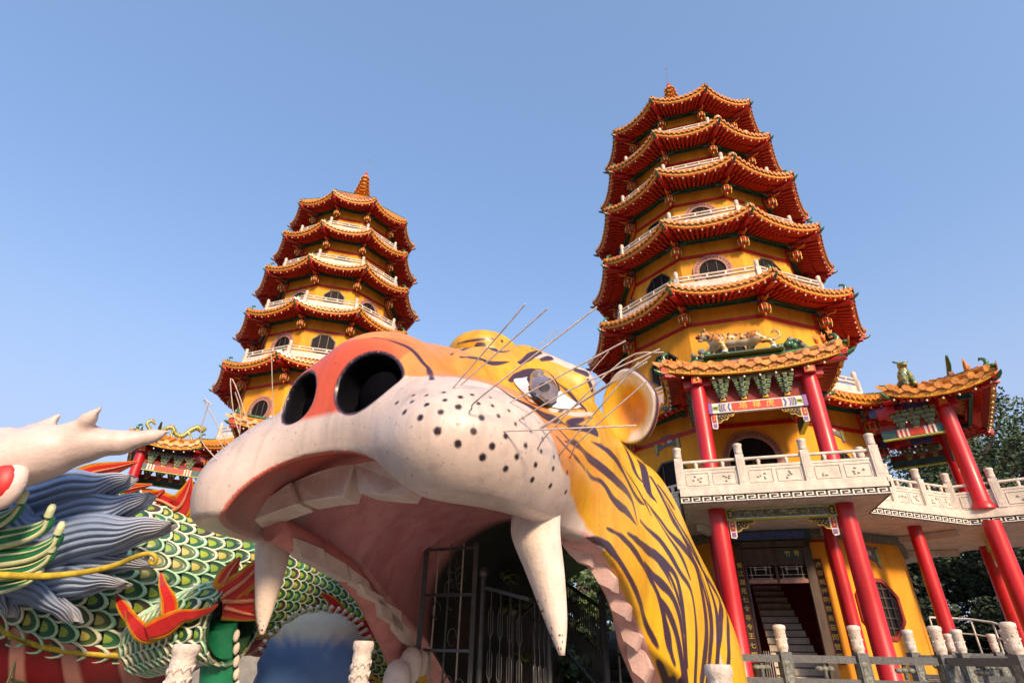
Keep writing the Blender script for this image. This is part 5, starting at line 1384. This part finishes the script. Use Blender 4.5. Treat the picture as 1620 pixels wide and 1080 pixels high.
# mane: blue wavy locks with pale tips, each a grooved ribbon
MBLUE = vmat('mane_paint', .5, .1, .25, .3, 30)
def lock(sp, d0, d1, grooves=5, tip=(.66, .67, .74), root=(.22, .31, .50)):
    sp = [np.array(p, float) for p in sp]; cs = catmull(sp, 8); n = len(cs); m = grooves * 6 + 1; V = []; F = []; C = []
    for i, p in enumerate(cs):
        q = cs[min(i + 1, n - 1)][:2] - cs[max(i - 1, 0)][:2]; q = q / max(np.linalg.norm(q), 1e-6); nn = np.array([-q[1], q[0]]); t = i / (n - 1); d = d0 + (d1 - d0) * t
        for j in range(m):
            s = -1 + 2 * j / (m - 1); wob = .13 * math.sin(t * 15 + s * 1.2) * (.4 + t)
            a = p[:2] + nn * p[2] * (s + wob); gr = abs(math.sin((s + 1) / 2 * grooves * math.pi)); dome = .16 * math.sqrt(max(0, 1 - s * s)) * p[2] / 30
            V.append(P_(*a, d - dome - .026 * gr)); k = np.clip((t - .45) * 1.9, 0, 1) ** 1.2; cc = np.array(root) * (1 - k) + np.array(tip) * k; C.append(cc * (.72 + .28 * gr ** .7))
    for i in range(n - 1):
        for j in range(m - 1): F.append((i * m + j, (i + 1) * m + j, (i + 1) * m + j + 1, i * m + j + 1))
    o = len(V)                              # give it a back
    V += [v + Vector((0, .14, 0)) for v in V]; C += C
    for i in range(n - 1):
        for j in (0, m - 1): F.append((i * m + j, i * m + j + o, (i + 1) * m + j + o, (i + 1) * m + j) if j else ((i + 1) * m, (i + 1) * m + o, i * m + o, i * m))
    for i in range(n - 1):
        for j in range(m - 1): F.append((o + i * m + j, o + i * m + j + 1, o + (i + 1) * m + j + 1, o + (i + 1) * m + j))
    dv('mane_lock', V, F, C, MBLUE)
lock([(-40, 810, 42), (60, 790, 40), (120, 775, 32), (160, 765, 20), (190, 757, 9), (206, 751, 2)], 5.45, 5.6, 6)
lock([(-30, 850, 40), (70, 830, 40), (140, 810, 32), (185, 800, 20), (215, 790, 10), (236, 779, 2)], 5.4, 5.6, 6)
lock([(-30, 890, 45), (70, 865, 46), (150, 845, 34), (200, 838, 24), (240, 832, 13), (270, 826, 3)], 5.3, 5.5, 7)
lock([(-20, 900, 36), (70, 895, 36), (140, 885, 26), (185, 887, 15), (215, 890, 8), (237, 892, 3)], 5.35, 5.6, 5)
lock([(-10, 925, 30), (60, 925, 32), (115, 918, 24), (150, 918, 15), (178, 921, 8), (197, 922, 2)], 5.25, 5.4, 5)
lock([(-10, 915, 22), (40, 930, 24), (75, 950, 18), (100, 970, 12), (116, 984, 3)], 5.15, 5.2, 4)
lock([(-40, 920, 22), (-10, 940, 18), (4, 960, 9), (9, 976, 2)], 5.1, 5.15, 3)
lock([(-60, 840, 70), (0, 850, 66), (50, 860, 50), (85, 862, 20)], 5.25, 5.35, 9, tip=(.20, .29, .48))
# green curls with cream tips over the mane
MT['dgreen'] = mat('curl_green', (.02, .22, .09), .45, .3, 8, .1, coat=.2); MT['cream'] = mat('curl_cream', (.56, .60, .36), .5, .15, 8)
def curl(pts, r, d):
    cs = catmull([np.array(p, float) for p in pts], 6); mb = MB(); n = len(cs); P = [P_(u, v, d) for u, v in cs]
    rr = [r * (1 - .55 * i / (n - 1)) for i in range(n)]; up = Vector((0, 0, 1))
    mb.tube(P, rr, MT['dgreen'], 8)
    mb.tube([p - up * rr[i] * .9 - Vector((0, .02, 0)) for i, p in enumerate(P)], [x * .42 for x in rr], MT['cream'], 6); mb.tube([p + up * rr[i] * .9 - Vector((0, .02, 0)) for i, p in enumerate(P)], [x * .36 for x in rr], MT['cream'], 6)
    mb.tube([p - Vector((0, rr[i] * 1.0, 0)) for i, p in enumerate(P)], [x * .16 for x in rr], MT['cream'], 5)
    e = P[-1]; t = (P[-1] - P[-3]).normalized(); k = []
    for a in range(9): th = a * .75; q = .055 * (1 - a * .09); k.append(e + t * (q * math.sin(th)) + up * (q * (1 - math.cos(th)) * .9) - Vector((0, .03, 0)))
    mb.tube(k, [.035 * (1 - .05 * a) for a in range(9)], MT['cream'], 7); db('curl', mb)
for pts, r in (([(-40, 830), (0, 824), (22, 812), (36, 795)], .075), ([(-40, 862), (10, 852), (50, 843), (72, 832), (80, 818)], .085), ([(-40, 882), (10, 880), (55, 874), (85, 860), (95, 845)], .085), ([(-40, 902), (10, 902), (50, 896), (75, 884), (84, 872)], .075), ([(-40, 932), (10, 927), (40, 920), (58, 912)], .06)): curl(pts, r, 4.9)
mb = MB(); pts = [P_(*p, 4.75) for p in catmull([np.array(q, float) for q in ((-40, 907), (60, 911), (130, 905), (180, 894), (215, 880), (235, 875), (246, 880), (245, 890), (238, 890), (237, 884))], 6)]
mb.tube(pts, [.030 - .016 * i / (len(pts) - 1) for i in range(len(pts))], MT['flamey'], 8); db('barbel', mb)
# blue shield-like knee with a fringe of cream curls, seen through the tiger's mouth
V = []; F = []; C = []; n, m = 22, 44; c = P_(495, 1065, 6.3)
for i in range(n + 1):
    t = i / n * math.pi / 2
    for j in range(m):
        a = 2 * math.pi * j / m; fr = .035 * abs(math.sin(9 * a)) * (t > .75)
        r = math.sin(t); V.append(c + Vector(((.62 + fr) * r * math.cos(a), -.35 * math.cos(t) + .012 * math.sin(24 * a) * (math.sin(a) > .4) * (t > .7), (.62 + fr) * r * math.sin(a)))); k = np.clip((r * math.sin(a) - .42 + .04 * math.sin(24 * a)) / .22, 0, 1)
        C.append(np.array((.09, .19, .42)) * (1 - k) + np.array((.56, .50, .38)) * k)
for i in range(n):
    for j in range(m): F.append((i * m + j, i * m + (j + 1) % m, (i + 1) * m + (j + 1) % m, (i + 1) * m + j))
dv('knee', V, F, C, DP)
mb = MB()
for j in range(21):
    a = R_(20 + j * 7); q = c + Vector((.64 * math.cos(a), -.02, .63 * math.sin(a))); o = Vector((math.cos(a), 0, math.sin(a))); 
    mb.tube([q - o * .16, q + o * .02, q + o * .07 + Vector((.02, -.03, 0)), q + o * .05 + Vector((.05, -.04, 0))], [.022, .022, .018, .012], MT['cream2'] if 'cream2' in MT else MT['white'], 6); mb.ball(q + o * .055 + Vector((.03, -.05, 0)), .022, MT['white'], 8, 6)
db('curled_fringe', mb)
# ------------------------------------------------------------------ ground, pond, terraces
MT['paving'] = mat('plaza_paving', (.26, .23, .20), .8, .2, 2, .3, 30); MT['earth'] = mat('grass_bank', (.06, .08, .03), .9, .4, 1.2, .4, 12)
MT['water'] = mat('pond_water', (.05, .07, .06), .06, .2, .5, .15, 3); MT['rock'] = mat('retaining_stone', (.16, .14, .12), .85, .35, 1.5, .5, 9)
MT['deck'] = mat('terrace_stone', (.20, .19, .18), .75, .2, 3, .2, 25)
def sheet(name, pts, z, m, kind='structure', depth=0.):
    mb = MB(); v = [(x, y, z) for x, y in pts]; n = len(v)
    if depth: mb.add(v + [(x, y, z - depth) for x, y in pts], [tuple(range(n))] + [(i, i + n, (i + 1) % n + n, (i + 1) % n) for i in range(n)], m)
    else: mb.add(v, [tuple(range(n))], m)
    o = mb.build(name); o['kind'] = kind; return o
sheet('ground', [(-3000, -3000), (3000, -3000), (3000, 3000), (-3000, 3000)], -2.60, MT['earth'])
sheet('water', [(-400, -20), (-4.6, -20), (-4.4, 9.0), (-9, 14.5), (-16, 17), (-30, 60), (-60, 300), (-400, 300)], -2.2, MT['water'])
sheet('plaza', [(-4.6, -12), (16, -12), (16, 9.2), (4.6, 9.2), (3.5, 14), (-3.5, 14), (-4.4, 9.0)], -1.6, MT['paving'], depth=1.0)
def ngon(c, r, n=10, a0=0): return [(c[0] + r * math.cos(a0 + 2 * math.pi * k / n), c[1] + r * math.sin(a0 + 2 * math.pi * k / n)) for k in range(n)]
sheet('terrace', ngon((7.86, 18.36), 10.2, 10, -math.pi / 2 + R_(.2)), -.62, MT['deck'], depth=2.0)
sheet('terrace', ngon((-9.62, 25.73), 9.0, 10, -math.pi / 2 + R_(14.45 + 18)), .13, MT['deck'], depth=2.8)
# rising bank on the right with a retaining wall
def bank():
    V = []; F = []; nx, ny = 40, 30
    for i in range(nx):
        for j in range(ny):
            x = 14 + i * 4.2; y = 22 + j * 4.5; t = max(0, (x - 17) * .05 + (y - 30) * .055); V.append((x, y, -1.5 + min(t, 9) + .6 * noise.noise((x * .1, y * .1, 0))))
    for i in range(nx - 1):
        for j in range(ny - 1): F.append((i * ny + j, (i + 1) * ny + j, (i + 1) * ny + j + 1, i * ny + j + 1))
    o = from_np('hill', V, F, [MT['earth']]); o['kind'] = 'structure'
bank()
mb = MB(); pts = [(19.5, 21), (22, 27), (25.5, 31.5), (33, 35), (46, 36)]
for (a, b) in zip(pts[:-1], pts[1:]): mb.bar((*a, .2), (*b, .2), .5, 3.2, MT['rock'], (0, 0, 1))
tag(mb.build('retaining_wall'), 'low dark stone retaining wall below the trees at far right', 'wall')
# pale tubular railing between the columns at far right
mb = MB(); P0 = [aty(u, v, y) for u, v, y in ((1470, 976, 21), (1500, 977, 21), (1535, 979, 20.5), (1570, 984, 20), (1596, 992, 19.5), (1612, 1000, 19))]
P0 = [Vector(p.tolist()) for p in P0]; up = Vector((0, 0, 1))
mb.tube(P0, .035, MT['white'], 8); mb.tube([p - up * .45 for p in P0], .025, MT['white'], 6)
for p in P0: mb.tube([p, p - up * 1.1], .03, MT['white'], 6)
tag(mb.build('tubular_railing'), 'pale curved tubular railing behind the red columns at far right', 'railing')

# ------------------------------------------------------------------ stone balustrades
def granite_post():
    mb = MB(); D = MT['dstone']
    mb.box((0, 0, .50), (.15, .15, 1.0), D); mb.box((0, 0, .52), (.09, .16, .75), MT['greyst']); mb.box((0, 0, .52), (.16, .09, .75), MT['greyst'])
    mb.lathe((0, 0, 1.0), [(.06, 0), (.065, .03), (.076, .05), (.072, .08), (.072, .26), (.084, .28), (.084, .32), (.05, .335)], MT['stone'], 14)
    for k in range(12): a = k * 2.4; mb.ball((.073 * math.cos(a), .073 * math.sin(a), 1.09 + .014 * k), (.012, .012, .012), MT['stone'], 6, 4)
    return mb.mesh('post')
GP = granite_post()
def granite_rail(pts, zt, label):
    """pts: pixel + distance of each post top; posts share the deck height zt"""
    root = empty('granite_balustrade', (pts[0][0], pts[0][1], zt)); O = Vector(root.location)
    tag(root, label, 'balustrade', 'grey granite balustrades before the right pagoda'); mb = MB(); rl = MB()
    for a, b in zip(pts[:-1], pts[1:]):
        a, b = Vector((*a, zt)) - O, Vector((*b, zt)) - O; L = (b - a).length; e = (b - a) / L; nn = e.cross(Vector((0, 0, 1))); up = Vector((0, 0, 1)); D = MT['dstone']
        a, b = a + e * .08, b - e * .08
        mb.bar(a + up * .92, b + up * .92, .10, .09, D); mb.bar(a + up * .66, b + up * .66, .10, .07, D); mb.bar(a + up * .08, b + up * .08, .12, .12, D)
        k = max(1, round(L / .7))
        for i in range(k):
            c = a.lerp(b, (i + .5) / k); mb.tube([c + up * .70, c + up * .88], .03, D, 6)
            for dx in (-.07, 0, .07): mb.ball(c + e * dx + up * .81, (.055, .045, .035), MT['greyst'], 8, 5)
        for sg in (1,):
            p = rl; p.bar(a + up * .37, b + up * .37, .07, .50, MT['greyst']); 
            for (x, y) in ((a, b),):
                for zz in (.18, .56): p.bar(x + e * .06 + up * zz + nn * .04, y - e * .06 + up * zz + nn * .04, .012, .02, D)
            for t in range(int(L * 26)):
                c = a.lerp(b, rng.uniform(.1, .9)) + up * rng.uniform(.24, .52) + nn * .036; d = Vector((e * rng.uniform(-.08, .08))) + up * rng.uniform(-.03, .05); p.tube([c, c + d], .012, MT['stone'], 4)
    mb.build('rails', root); rl.build('carved_panels', root)
    for (x, y) in pts:
        o = new_obj('post', GP, root, (x - O.x, y - O.y, 0), 0)
def xy(u, v, y): p = aty(u, v, y); return (float(p[0]), float(p[1]))
granite_rail([xy(1100, 985, 8.9), xy(1232, 992, 8.7), xy(1351, 997, 8.5), xy(1480, 1002, 8.2), xy(1600, 1006, 7.2)], -.86, 'front granite balustrade with white carved post tops below the doorway')
granite_rail([xy(1434, 997, 10.4), xy(1512, 999, 10.0), xy(1590, 1000, 9.7), xy(1680, 1001, 9.4)], -.80, 'rear granite balustrade with white post tops between the red columns at right')
granite_rail([xy(1493, 988, 13.5), xy(1560, 985, 13.2), xy(1640, 985, 13)], -.70, 'short far granite balustrade standing by the pale tubular railing')
def stone_post(u, v, y, wpx, label):
    p = aty(u, v, y); r = wpx / 2 / FPX * float(p @ FW); mb = MB(); S = MT['stone']; h = 1.4; z0 = -h
    prof = [(r * .9, -h), (r * .9, -.62), (r * 1.05, -.60), (r * 1.05, -.55), (r * .8, -.53), (r * .82, -.50), (r * .90, -.1), (r * .86, -.07), (r * 1.02, -.05), (r * 1.0, -.01), (r * .86, 0)]
    mb.lathe((0, 0, 0), prof, S, 24)
    for k in range(46):      # carved cloud relief winding round the shaft
        a = k * .72; z = -.48 + .36 * (k / 46); q = r * .88
        mb.tube([(q * math.cos(a + t * .16), q * math.sin(a + t * .16), z + .018 * math.sin(t * 2.2)) for t in range(5)], .011, S, 5)
    mb.box((0, 0, -.95), (r * 2.3, r * 2.3, .7), S)
    o = mb.build('stone_post', None, tuple(p.tolist())); tag(o, label, 'post', 'carved stone posts in the foreground')
stone_post(297, 1018, 4.4, 40, 'carved white stone post beside the green dragon leg')
stone_post(576, 1013, 4.7, 32, 'carved white stone post seen through the tiger mouth')
stone_post(1135, 1050, 3.6, 42, 'carved white stone post in front of the tiger striped neck')

# ------------------------------------------------------------------ trees
LEAF = vmat('foliage', .6, 0, .1, 0)
MT['bark'] = mat('bark', (.10, .07, .05), .9, .3, 8, .5, 20)
NR = np.random.RandomState(5)
def leaves(clumps, n, size, base, flat=.6):
    """clumps (x,y,z,r): n leaf faces each, leaning every way"""
    V = []; C = []
    for (x, y, z, r, tone) in clumps:
        d = NR.normal(size=(n, 3)); d /= np.linalg.norm(d, axis=1, keepdims=True); q = d * (r * NR.uniform(.35, 1.0, (n, 1)) ** .6) * [1, 1, .7]
        c = q + [x, y, z]; a = NR.normal(size=(n, 3)) * [1, 1, flat]; a /= np.linalg.norm(a, axis=1, keepdims=True); b = np.cross(a, NR.normal(size=(n, 3))); b /= np.linalg.norm(b, axis=1, keepdims=True)
        s = size * NR.uniform(.6, 1.3, (n, 1))
        quad = np.stack([c - a * s, c - b * s * .45, c + a * s, c + b * s * .45], 1); V.append(quad.reshape(-1, 3))
        t = tone * NR.uniform(.7, 1.3, (n, 1)); cc = np.asarray(base) * t; C.append(np.repeat(cc, 4, 0))
    V = np.concatenate(V); C = np.concatenate(C); F = np.arange(len(V)).reshape(-1, 4); return V, F, C
def tree(x, y, z, h, r, label, base=(.045, .085, .03), nc=46, n=150, size=.13, low=.35, name='tree', group=None, seed=0, kind_cat='tree'):
    rr = random.Random(seed + int(x * 10)); root = empty(name, (x, y, z)); tag(root, label, kind_cat, group)
    mb = MB(); lean = Vector((rr.uniform(-.06, .06), rr.uniform(-.06, .06), 1)); R0 = .028 * h + .04
    tr = [lean * (h * f) + Vector((.05 * h * math.sin(f * 5 + x), 0, 0)) for f in (0, .2, .4, .6, .8)]; mb.tube(tr, [R0 * q for q in (1.3, 1, .8, .5, .25)], MT['bark'], 9)
    cl = []
    for k in range(nc):
        f = low + (1 - low) * rr.random() ** .8; a = rr.uniform(0, 6.283); q = r * (.25 + .75 * rr.random() ** .5) * math.sin(math.pi * min(1, .18 + .80 * (f - low) / (1 - low) + .05)) ** .6 * rr.uniform(.8, 1.15)
        c = (q * math.cos(a), q * math.sin(a), h * f); cl.append((*c, r * rr.uniform(.20, .34), rr.choice((.6, .8, 1, 1.15, 1.4))))
        if k % 3 == 0: p = lean * (h * f * .75); mb.tube([p, (p + Vector(c)) / 2 + Vector((0, 0, -.02 * h)), Vector(c)], [R0 * .4, R0 * .25, R0 * .08], MT['bark'], 5)
    mb.build('trunk', root); V, F, C = leaves(cl, n, size, base); from_np('crown', V, F, [LEAF], False, root, C)
T = lambda u, v, y: aty(u, v, y)
tl = [('broad dark green tree rising beside the right edge of the photo', 23.5, 27.5, -.6, 13.5, 5.0, .10), ('tall tree behind the wing roof at far right', 30, 36, 0, 13, 5.5, .13), ('grey green tree showing between the tower wall and the wing column', 24.5, 42, 0, 13, 5.0, .14),
      ('rounded tree just left of the wing column beyond the balcony', 19.5, 40, -1, 11.5, 4.2, .13), ('dark tree filling the gap under the wing balcony', 18.5, 28.5, -1, 6.2, 3.0, .12), ('dark bushy tree beyond the far granite balustrade', 22.5, 33, -.5, 7.5, 3.6, .13), ('dense tree behind the retaining wall at far right', 28, 31, 0, 8.5, 4.2, .13), ('dark low tree right of the far columns', 22, 24.5, -1, 6.5, 2.6, .10)]
for k, (lb, x, y, z, h, r, s) in enumerate(tl): tree(x, y, z, h, r, lb, (.05, .085, .03) if k in (0, 1) else (.055, .075, .04) if k in (2, 3) else (.02, .035, .016), 70 if k < 2 else 60, 300, s * 1.15, .30 if k < 4 else .02, group='trees on the slope behind the right pagoda', seed=k)
tree(-17, 33, -1.2, 9.5, 4.0, 'dark tree showing through the left pagoda side porch', (.03, .05, .02), 40, 180, .13, .1, seed=77)
# dark planting seen through the mouth
for k, (l_, b_, h, r, lb) in enumerate(((-1.6, 8.2, 3.4, 1.3, 'dark shrub behind the left lattice gate in the tiger mouth'), (-.2, 9.0, 3.9, 1.5, 'dark shrub behind the ball-topped railing in the tiger mouth'), (-1.6, 10.2, 4.2, 1.6, 'taller dark shrub at the back of the passage behind the first shrub'), (-.5, 12.0, 4.6, 1.7, 'dark tree beyond the top of the inner stairs'), (-.62, 4.4, 2.6, .42, 'potted climbing plant just behind the left lattice gate'))):
    p = T2W((l_, b_, -1.6)); tree(p[0], p[1], -1.6, h, r, lb, (.09, .15, .06) if k < 4 else (.08, .10, .04), 34 if k < 4 else 16, 170 if k < 4 else 60, .09 if k < 4 else .05, .04, 'shrub', 'dark shrubs beyond the tiger mouth', 20 + k, 'shrub')
# unseen tree belt added behind the camera to keep sun off low parts
for k, (x, y, h) in enumerate(((-10, -26, 13), (-1, -28, 13.5), (8, -27, 13), (17, -28, 14), (26, -26, 13.5), (35, -25, 13))):
    tree(x, y, -1.6, h, 5.6, ['', ''][0] or 'unseen added shade tree, %s from the pond in the row behind the photographer' % ('first', 'second', 'third', 'fourth', 'fifth', 'sixth')[k], (.05, .08, .03), 60, 60, .55, .12, 'added_shade_tree', 'added, unseen shade trees behind the photographer', 40 + k)

# ------------------------------------------------------------------ lotus at the pond edge
MT['lotus'] = mat('lotus_leaf', (.035, .09, .03), .5, .35, 6); MT['stalk'] = mat('lotus_stalk', (.08, .12, .04), .6, .2, 6)
for k in range(34):
    u, v = rng.uniform(-10, 120), rng.uniform(1010, 1085); y = rng.uniform(5.4, 8.5)
    if u > 50: v = max(v, 1052)
    p = Vector(aty(u, v, y).tolist()); root = empty('lotus', (p.x, p.y, -2.2)); H = p.z + 2.2
    if H < .15 or p.x > -4.7: bpy.data.objects.remove(root); continue
    tag(root, 'small lotus plant with drooping round leaf on a thin stalk at the pond edge', 'water plant', 'lotus plants at the pond edge')
    mb = MB(); mb.tube([(0, 0, 0), (.04, 0, H * .5), (0, 0, H)], .010, MT['stalk'], 5); mb.build('stalk', root)
    mb = MB(); r = rng.uniform(.10, .24); tx, ty = rng.uniform(-.7, .7), rng.uniform(-.7, .7); n = 12
    vs = [(0, 0, H)] + [(r * q * math.cos(a), r * q * math.sin(a), H + r * q * (tx * math.cos(a) + ty * math.sin(a)) + (.02 - .10 * r * q * q * (1 + math.sin(3 * a)))) for q in (.5, 1) for a in [2 * math.pi * j / n for j in range(n)]]
    fs = [(0, 1 + j, 1 + (j + 1) % n) for j in range(n)] + [(1 + j, 1 + n + j, 1 + n + (j + 1) % n, 1 + (j + 1) % n) for j in range(n)]
    mb.add(vs, fs, MT['lotus'], True); mb.build('leaf', root)
# ------------------------------------------------------------------ ceramic figures on the porch roofs (each stands on a roof: a thing of its own)
STAT = vmat('ceramic_paint', .35, .4, .2, .1, 40)
def statue(name, D, g, place, colfn, label, cat, group):
    """place: 4x4 from the statue's own axes (x along the ridge, y back, z up) to the world"""
    V, F = nets(g, D); C = colfn(V, grad_sample(g, D, V))
    root = from_np(name, V, F, [STAT], True, None, C); root.matrix_world = place; tag(root, label, cat, group); return root
def ridge_frame(root, phi, x, z, XO=0., flip=1, sc=1., y=-6.2):
    return root.matrix_world @ Matrix.Rotation(phi, 4, 'Z') @ Matrix.Translation((x + XO, y, z)) @ Matrix.Scale(sc, 4) @ Matrix.Rotation(0 if flip > 0 else math.pi, 4, 'Z')
bpy.context.view_layer.update()
g = Grid((-1.15, -.42, -.08), (1.15, .42, 1.0), .022)
D = chain(g, [(-.62, 0, .52), (-.30, 0, .47), (.05, 0, .44), (.38, 0, .46)], [.19, .185, .16, .19], .08)
D = smin(D, chain(g, [(-.60, 0, .56), (-.80, 0, .66)], [.16, .13], .05), .06)
D = smin(D, ell(g, (-.90, 0, .68), (.15, .13, .135)), .05)                      # head
D = smin(D, ell(g, (-1.02, 0, .66), (.09, .08, .055)), .03); D = smin(D, ell(g, (-.99, 0, .55), (.08, .065, .03)), .02)   # muzzle and jaw
for sy in (-1, 1):
    D = smin(D, ell(g, (-.85, sy * .10, .82), (.03, .04, .05)), .02)
D = smin(D, chain(g, [(-.55, -.13, .45), (-.48, -.17, .28), (-.42, -.18, .10), (-.45, -.18, .03)], [.12, .075, .06, .075], .03), .05)
D = smin(D, chain(g, [(-.62, .13, .42), (-.78, .16, .25), (-.86, .16, .10), (-.92, .16, .04)], [.11, .07, .055, .07], .03), .05)
D = smin(D, chain(g, [(.38, -.13, .42), (.52, -.16, .30), (.66, -.17, .26), (.76, -.17, .12), (.74, -.17, .05)], [.16, .10, .07, .055, .07], .03), .05)
D = smin(D, chain(g, [(.32, .13, .40), (.22, .16, .22), (.30, .16, .12), (.24, .16, .04)], [.14, .08, .055, .07], .03), .05)
D = smin(D, chain(g, [(.52, 0, .52), (.68, 0, .40), (.84, 0, .34), (.98, 0, .42), (.98, 0, .54), (.90, 0, .60), (.82, 0, .56)], [.05, .035, .035, .035, .035, .035, .035], .02), .04)
base = np.maximum(np.maximum(np.abs(g.X) - .98, np.abs(g.Y) - .22), np.abs(g.Z + .01) - .03).astype(np.float32); D = smin(D, base, .03)
def tiger_col(V, N):
    x, y, z = V.T; c = np.tile(np.array([.66, .24, .02]), (len(V), 1)); nn = np.array([noise.noise((p[0] * 6, p[1] * 6, p[2] * 6)) for p in V.tolist()])
    c[nn > .15] = (.70, .38, .04); st = (np.sin(x * 42 + 6 * nn + 5 * np.abs(z - .45)) > .52) & (z > .07); c[st] = (.03, .02, .02)
    legs = (z < .36) & (z > .09); st2 = legs & (np.sin(z * 70 + 3 * nn) > .6); c[legs & ~st2] = (.62, .40, .10); c[st2] = (.03, .02, .02)
    c[((N[:, 2] < -.45) & (z > .25)) | (z < .09)] = (.66, .60, .50); c[(x < -1.0) & (z < .66) & (z > .57)] = (.35, .02, .02); c[z < .025] = (.05, .11, .05)
    return c
statue('tiger_statue', D, g, ridge_frame(PR, 0, -.02, 6.88, sc=.98), tiger_col, 'small painted tiger walking along the ridge above the porch name board', 'statue', 'ceramic roof figures')
# rockery lumps, green
def rock_mb(seed, w_, h_):
    rr = random.Random(seed); mb = MB()
    for k in range(14):
        x = rr.uniform(-w_, w_); mb.ball((x, rr.uniform(-.06, .06), rr.uniform(0, h_) * (1 - abs(x) / w_ * .7)), (rr.uniform(.05, .11), rr.uniform(.05, .09), rr.uniform(.05, .11)), MT[rr.choice(['green', 'greyst', 'green'])], 8, 6)
    return mb
for k, (x, w_, h_, lb) in enumerate(((-1.05, .22, .22, 'green ceramic rock on the porch ridge before the walking tiger'), (1.15, .30, .28, 'green ceramic rock on the porch ridge behind the tiger tail'))):
    o = rock_mb(k, w_, h_).build('rock_ornament'); o.matrix_world = ridge_frame(PR, 0, x, 6.90); tag(o, lb, 'ornament', 'ceramic roof figures')
def flame_fig(mb, x, z, h, m):
    for t in (-1, 0, 1): mb.tube([(x, 0, z), (x + .03 * t, 0, z + h * .5), (x + .07 * t, 0, z + h * (1 - .3 * abs(t)))], [.045, .03, .006], MT[m], 6)
    mb.ball((x, -.03, z + .06), .05, MT[m], 8, 6)
def figures(root, phi, xs, XO, y, lb):
    for k, (x, z, h, m) in enumerate(xs):
        mb = MB(); flame_fig(mb, 0, 0, h, m); o = mb.build('ridge_ornament'); o.matrix_world = ridge_frame(root, phi, x, z, XO, y=y); tag(o, lb % ('outermost', 'second outermost', 'third outermost', 'fourth', 'fifth', 'innermost')[k], 'ornament', 'ceramic roof figures')
figures(PR, 0, ((1.95, 6.86, .30, 'oran'), (1.78, 6.80, .24, 'oran'), (1.62, 6.76, .26, 'oran')), 0, -6.6, '%s orange flame figure on the right end of the name board porch roof')
figures(PR, R_(72), ((-2.15, 6.62, .30, 'oran'), (-2.05, 6.66, .30, 'gold'), (-1.9, 6.68, .3, 'gold')), -.40, -6.5, '%s gold flame figure on the outer corner of the wing roof')
# seated guardian beast on the wing roof
g = Grid((-.45, -.45, -.05), (.45, .45, 1.05), .025)
D = chain(g, [(0, .10, .18), (0, .05, .45), (0, -.02, .62)], [.22, .19, .14], .06); D = smin(D, ell(g, (0, -.06, .80), (.15, .16, .14)), .04); D = smin(D, ell(g, (0, -.20, .76), (.09, .07, .06)), .03)
for sx in (-1, 1):
    D = smin(D, chain(g, [(sx * .10, -.08, .50), (sx * .12, -.18, .25), (sx * .12, -.22, .05)], [.09, .06, .075], .03), .04); D = smin(D, ell(g, (sx * .17, .10, .15), (.12, .20, .14)), .05)
    D = smin(D, chain(g, [(sx * .10, -.05, .92), (sx * .20, -.03, .97), (sx * .24, -.03, 1.02)], [.035, .03, .012], .02), .02)
D = smin(D, chain(g, [(.0, .25, .2), (.05, .36, .4), (.02, .34, .62), (-.06, .28, .72)], [.06, .08, .08, .02], .03), .04)
D = smax(D, -ell(g, (0, -.26, .72), (.06, .08, .03)), .01)
def beast_col(V, N):
    nn = np.array([noise.noise((p[0] * 9, p[1] * 9, p[2] * 9)) for p in V.tolist()]); c = np.tile(np.array([.10, .15, .05]), (len(V), 1)); c[nn > .1] = (.30, .28, .06); c[(N[:, 2] < -.4)] = (.25, .12, .03); c[nn < -.3] = (.03, .09, .06); return c
statue('guardian_beast', D, g, ridge_frame(PR, R_(72), -1.95, 6.50, -.40, 1, .80, -5.2) @ Matrix.Rotation(R_(-70), 4, 'Z'), beast_col, 'seated green horned guardian beast on the wing roof at far right', 'statue', 'ceramic roof figures')
# coiling dragon on the left pagoda's side porch
g = Grid((-1.2, -.3, -.08), (1.3, .3, 1.0), .025)
P = [(1.05, 0, .62), (.85, 0, .70), (.62, 0, .50), (.40, 0, .22), (.15, 0, .30), (-.05, 0, .52), (-.30, 0, .34), (-.52, 0, .14), (-.75, 0, .26), (-.92, 0, .48), (-.80, 0, .62), (-.66, 0, .52)]
cp = catmull([np.array(p) for p in P], 3); n = len(cp); D = chain(g, [tuple(p) for p in cp], [.115 - .07 * i / n for i in range(n)], .02)
D = smin(D, ell(g, (1.06, 0, .70), (.16, .10, .10)), .04)
for k in range(2, n, 2): p = cp[k]; D = smin(D, cap(g, tuple(p), (p[0], p[1], p[2] + .20), .035, .008), .02)
for (x, x2) in ((.62, .75), (-.28, -.2), (.1, 0)): D = smin(D, chain(g, [(x, -.05, .40), (x2, -.14, .2), (x2 + .08, -.14, .04)], [.05, .04, .05], .02), .03)
def dr_col(V, N):
    x, y, z = V.T; c = np.tile(np.array([.16, .24, .05]), (len(V), 1)); st = np.sin(x * 60 + z * 40) > .1; c[st] = (.50, .34, .05); c[N[:, 2] > .8] = (.10, .22, .06); c[(np.abs(y) < .03) & (N[:, 2] > .0) & (np.sin(x * 31) > .3)] = (.5, .12, .02); return c
statue('dragon_statue', D, g, ridge_frame(PL, R_(-72), 1.15, 6.66, sc=1.0, y=-5.75) @ Matrix.Rotation(R_(90), 4, 'Z'), dr_col, 'golden green dragon figure coiling along the left pagoda porch ridge', 'statue', 'ceramic roof figures')
figures(PL, R_(-72), ((1.9, 6.52, .36, 'green'), (1.75, 6.55, .30, 'gold'), (1.6, 6.58, .24, 'gold'), (1.45, 6.6, .24, 'gold')), 0, -6.75, '%s small ridge figure at the pond end of the left pagoda porch roof')
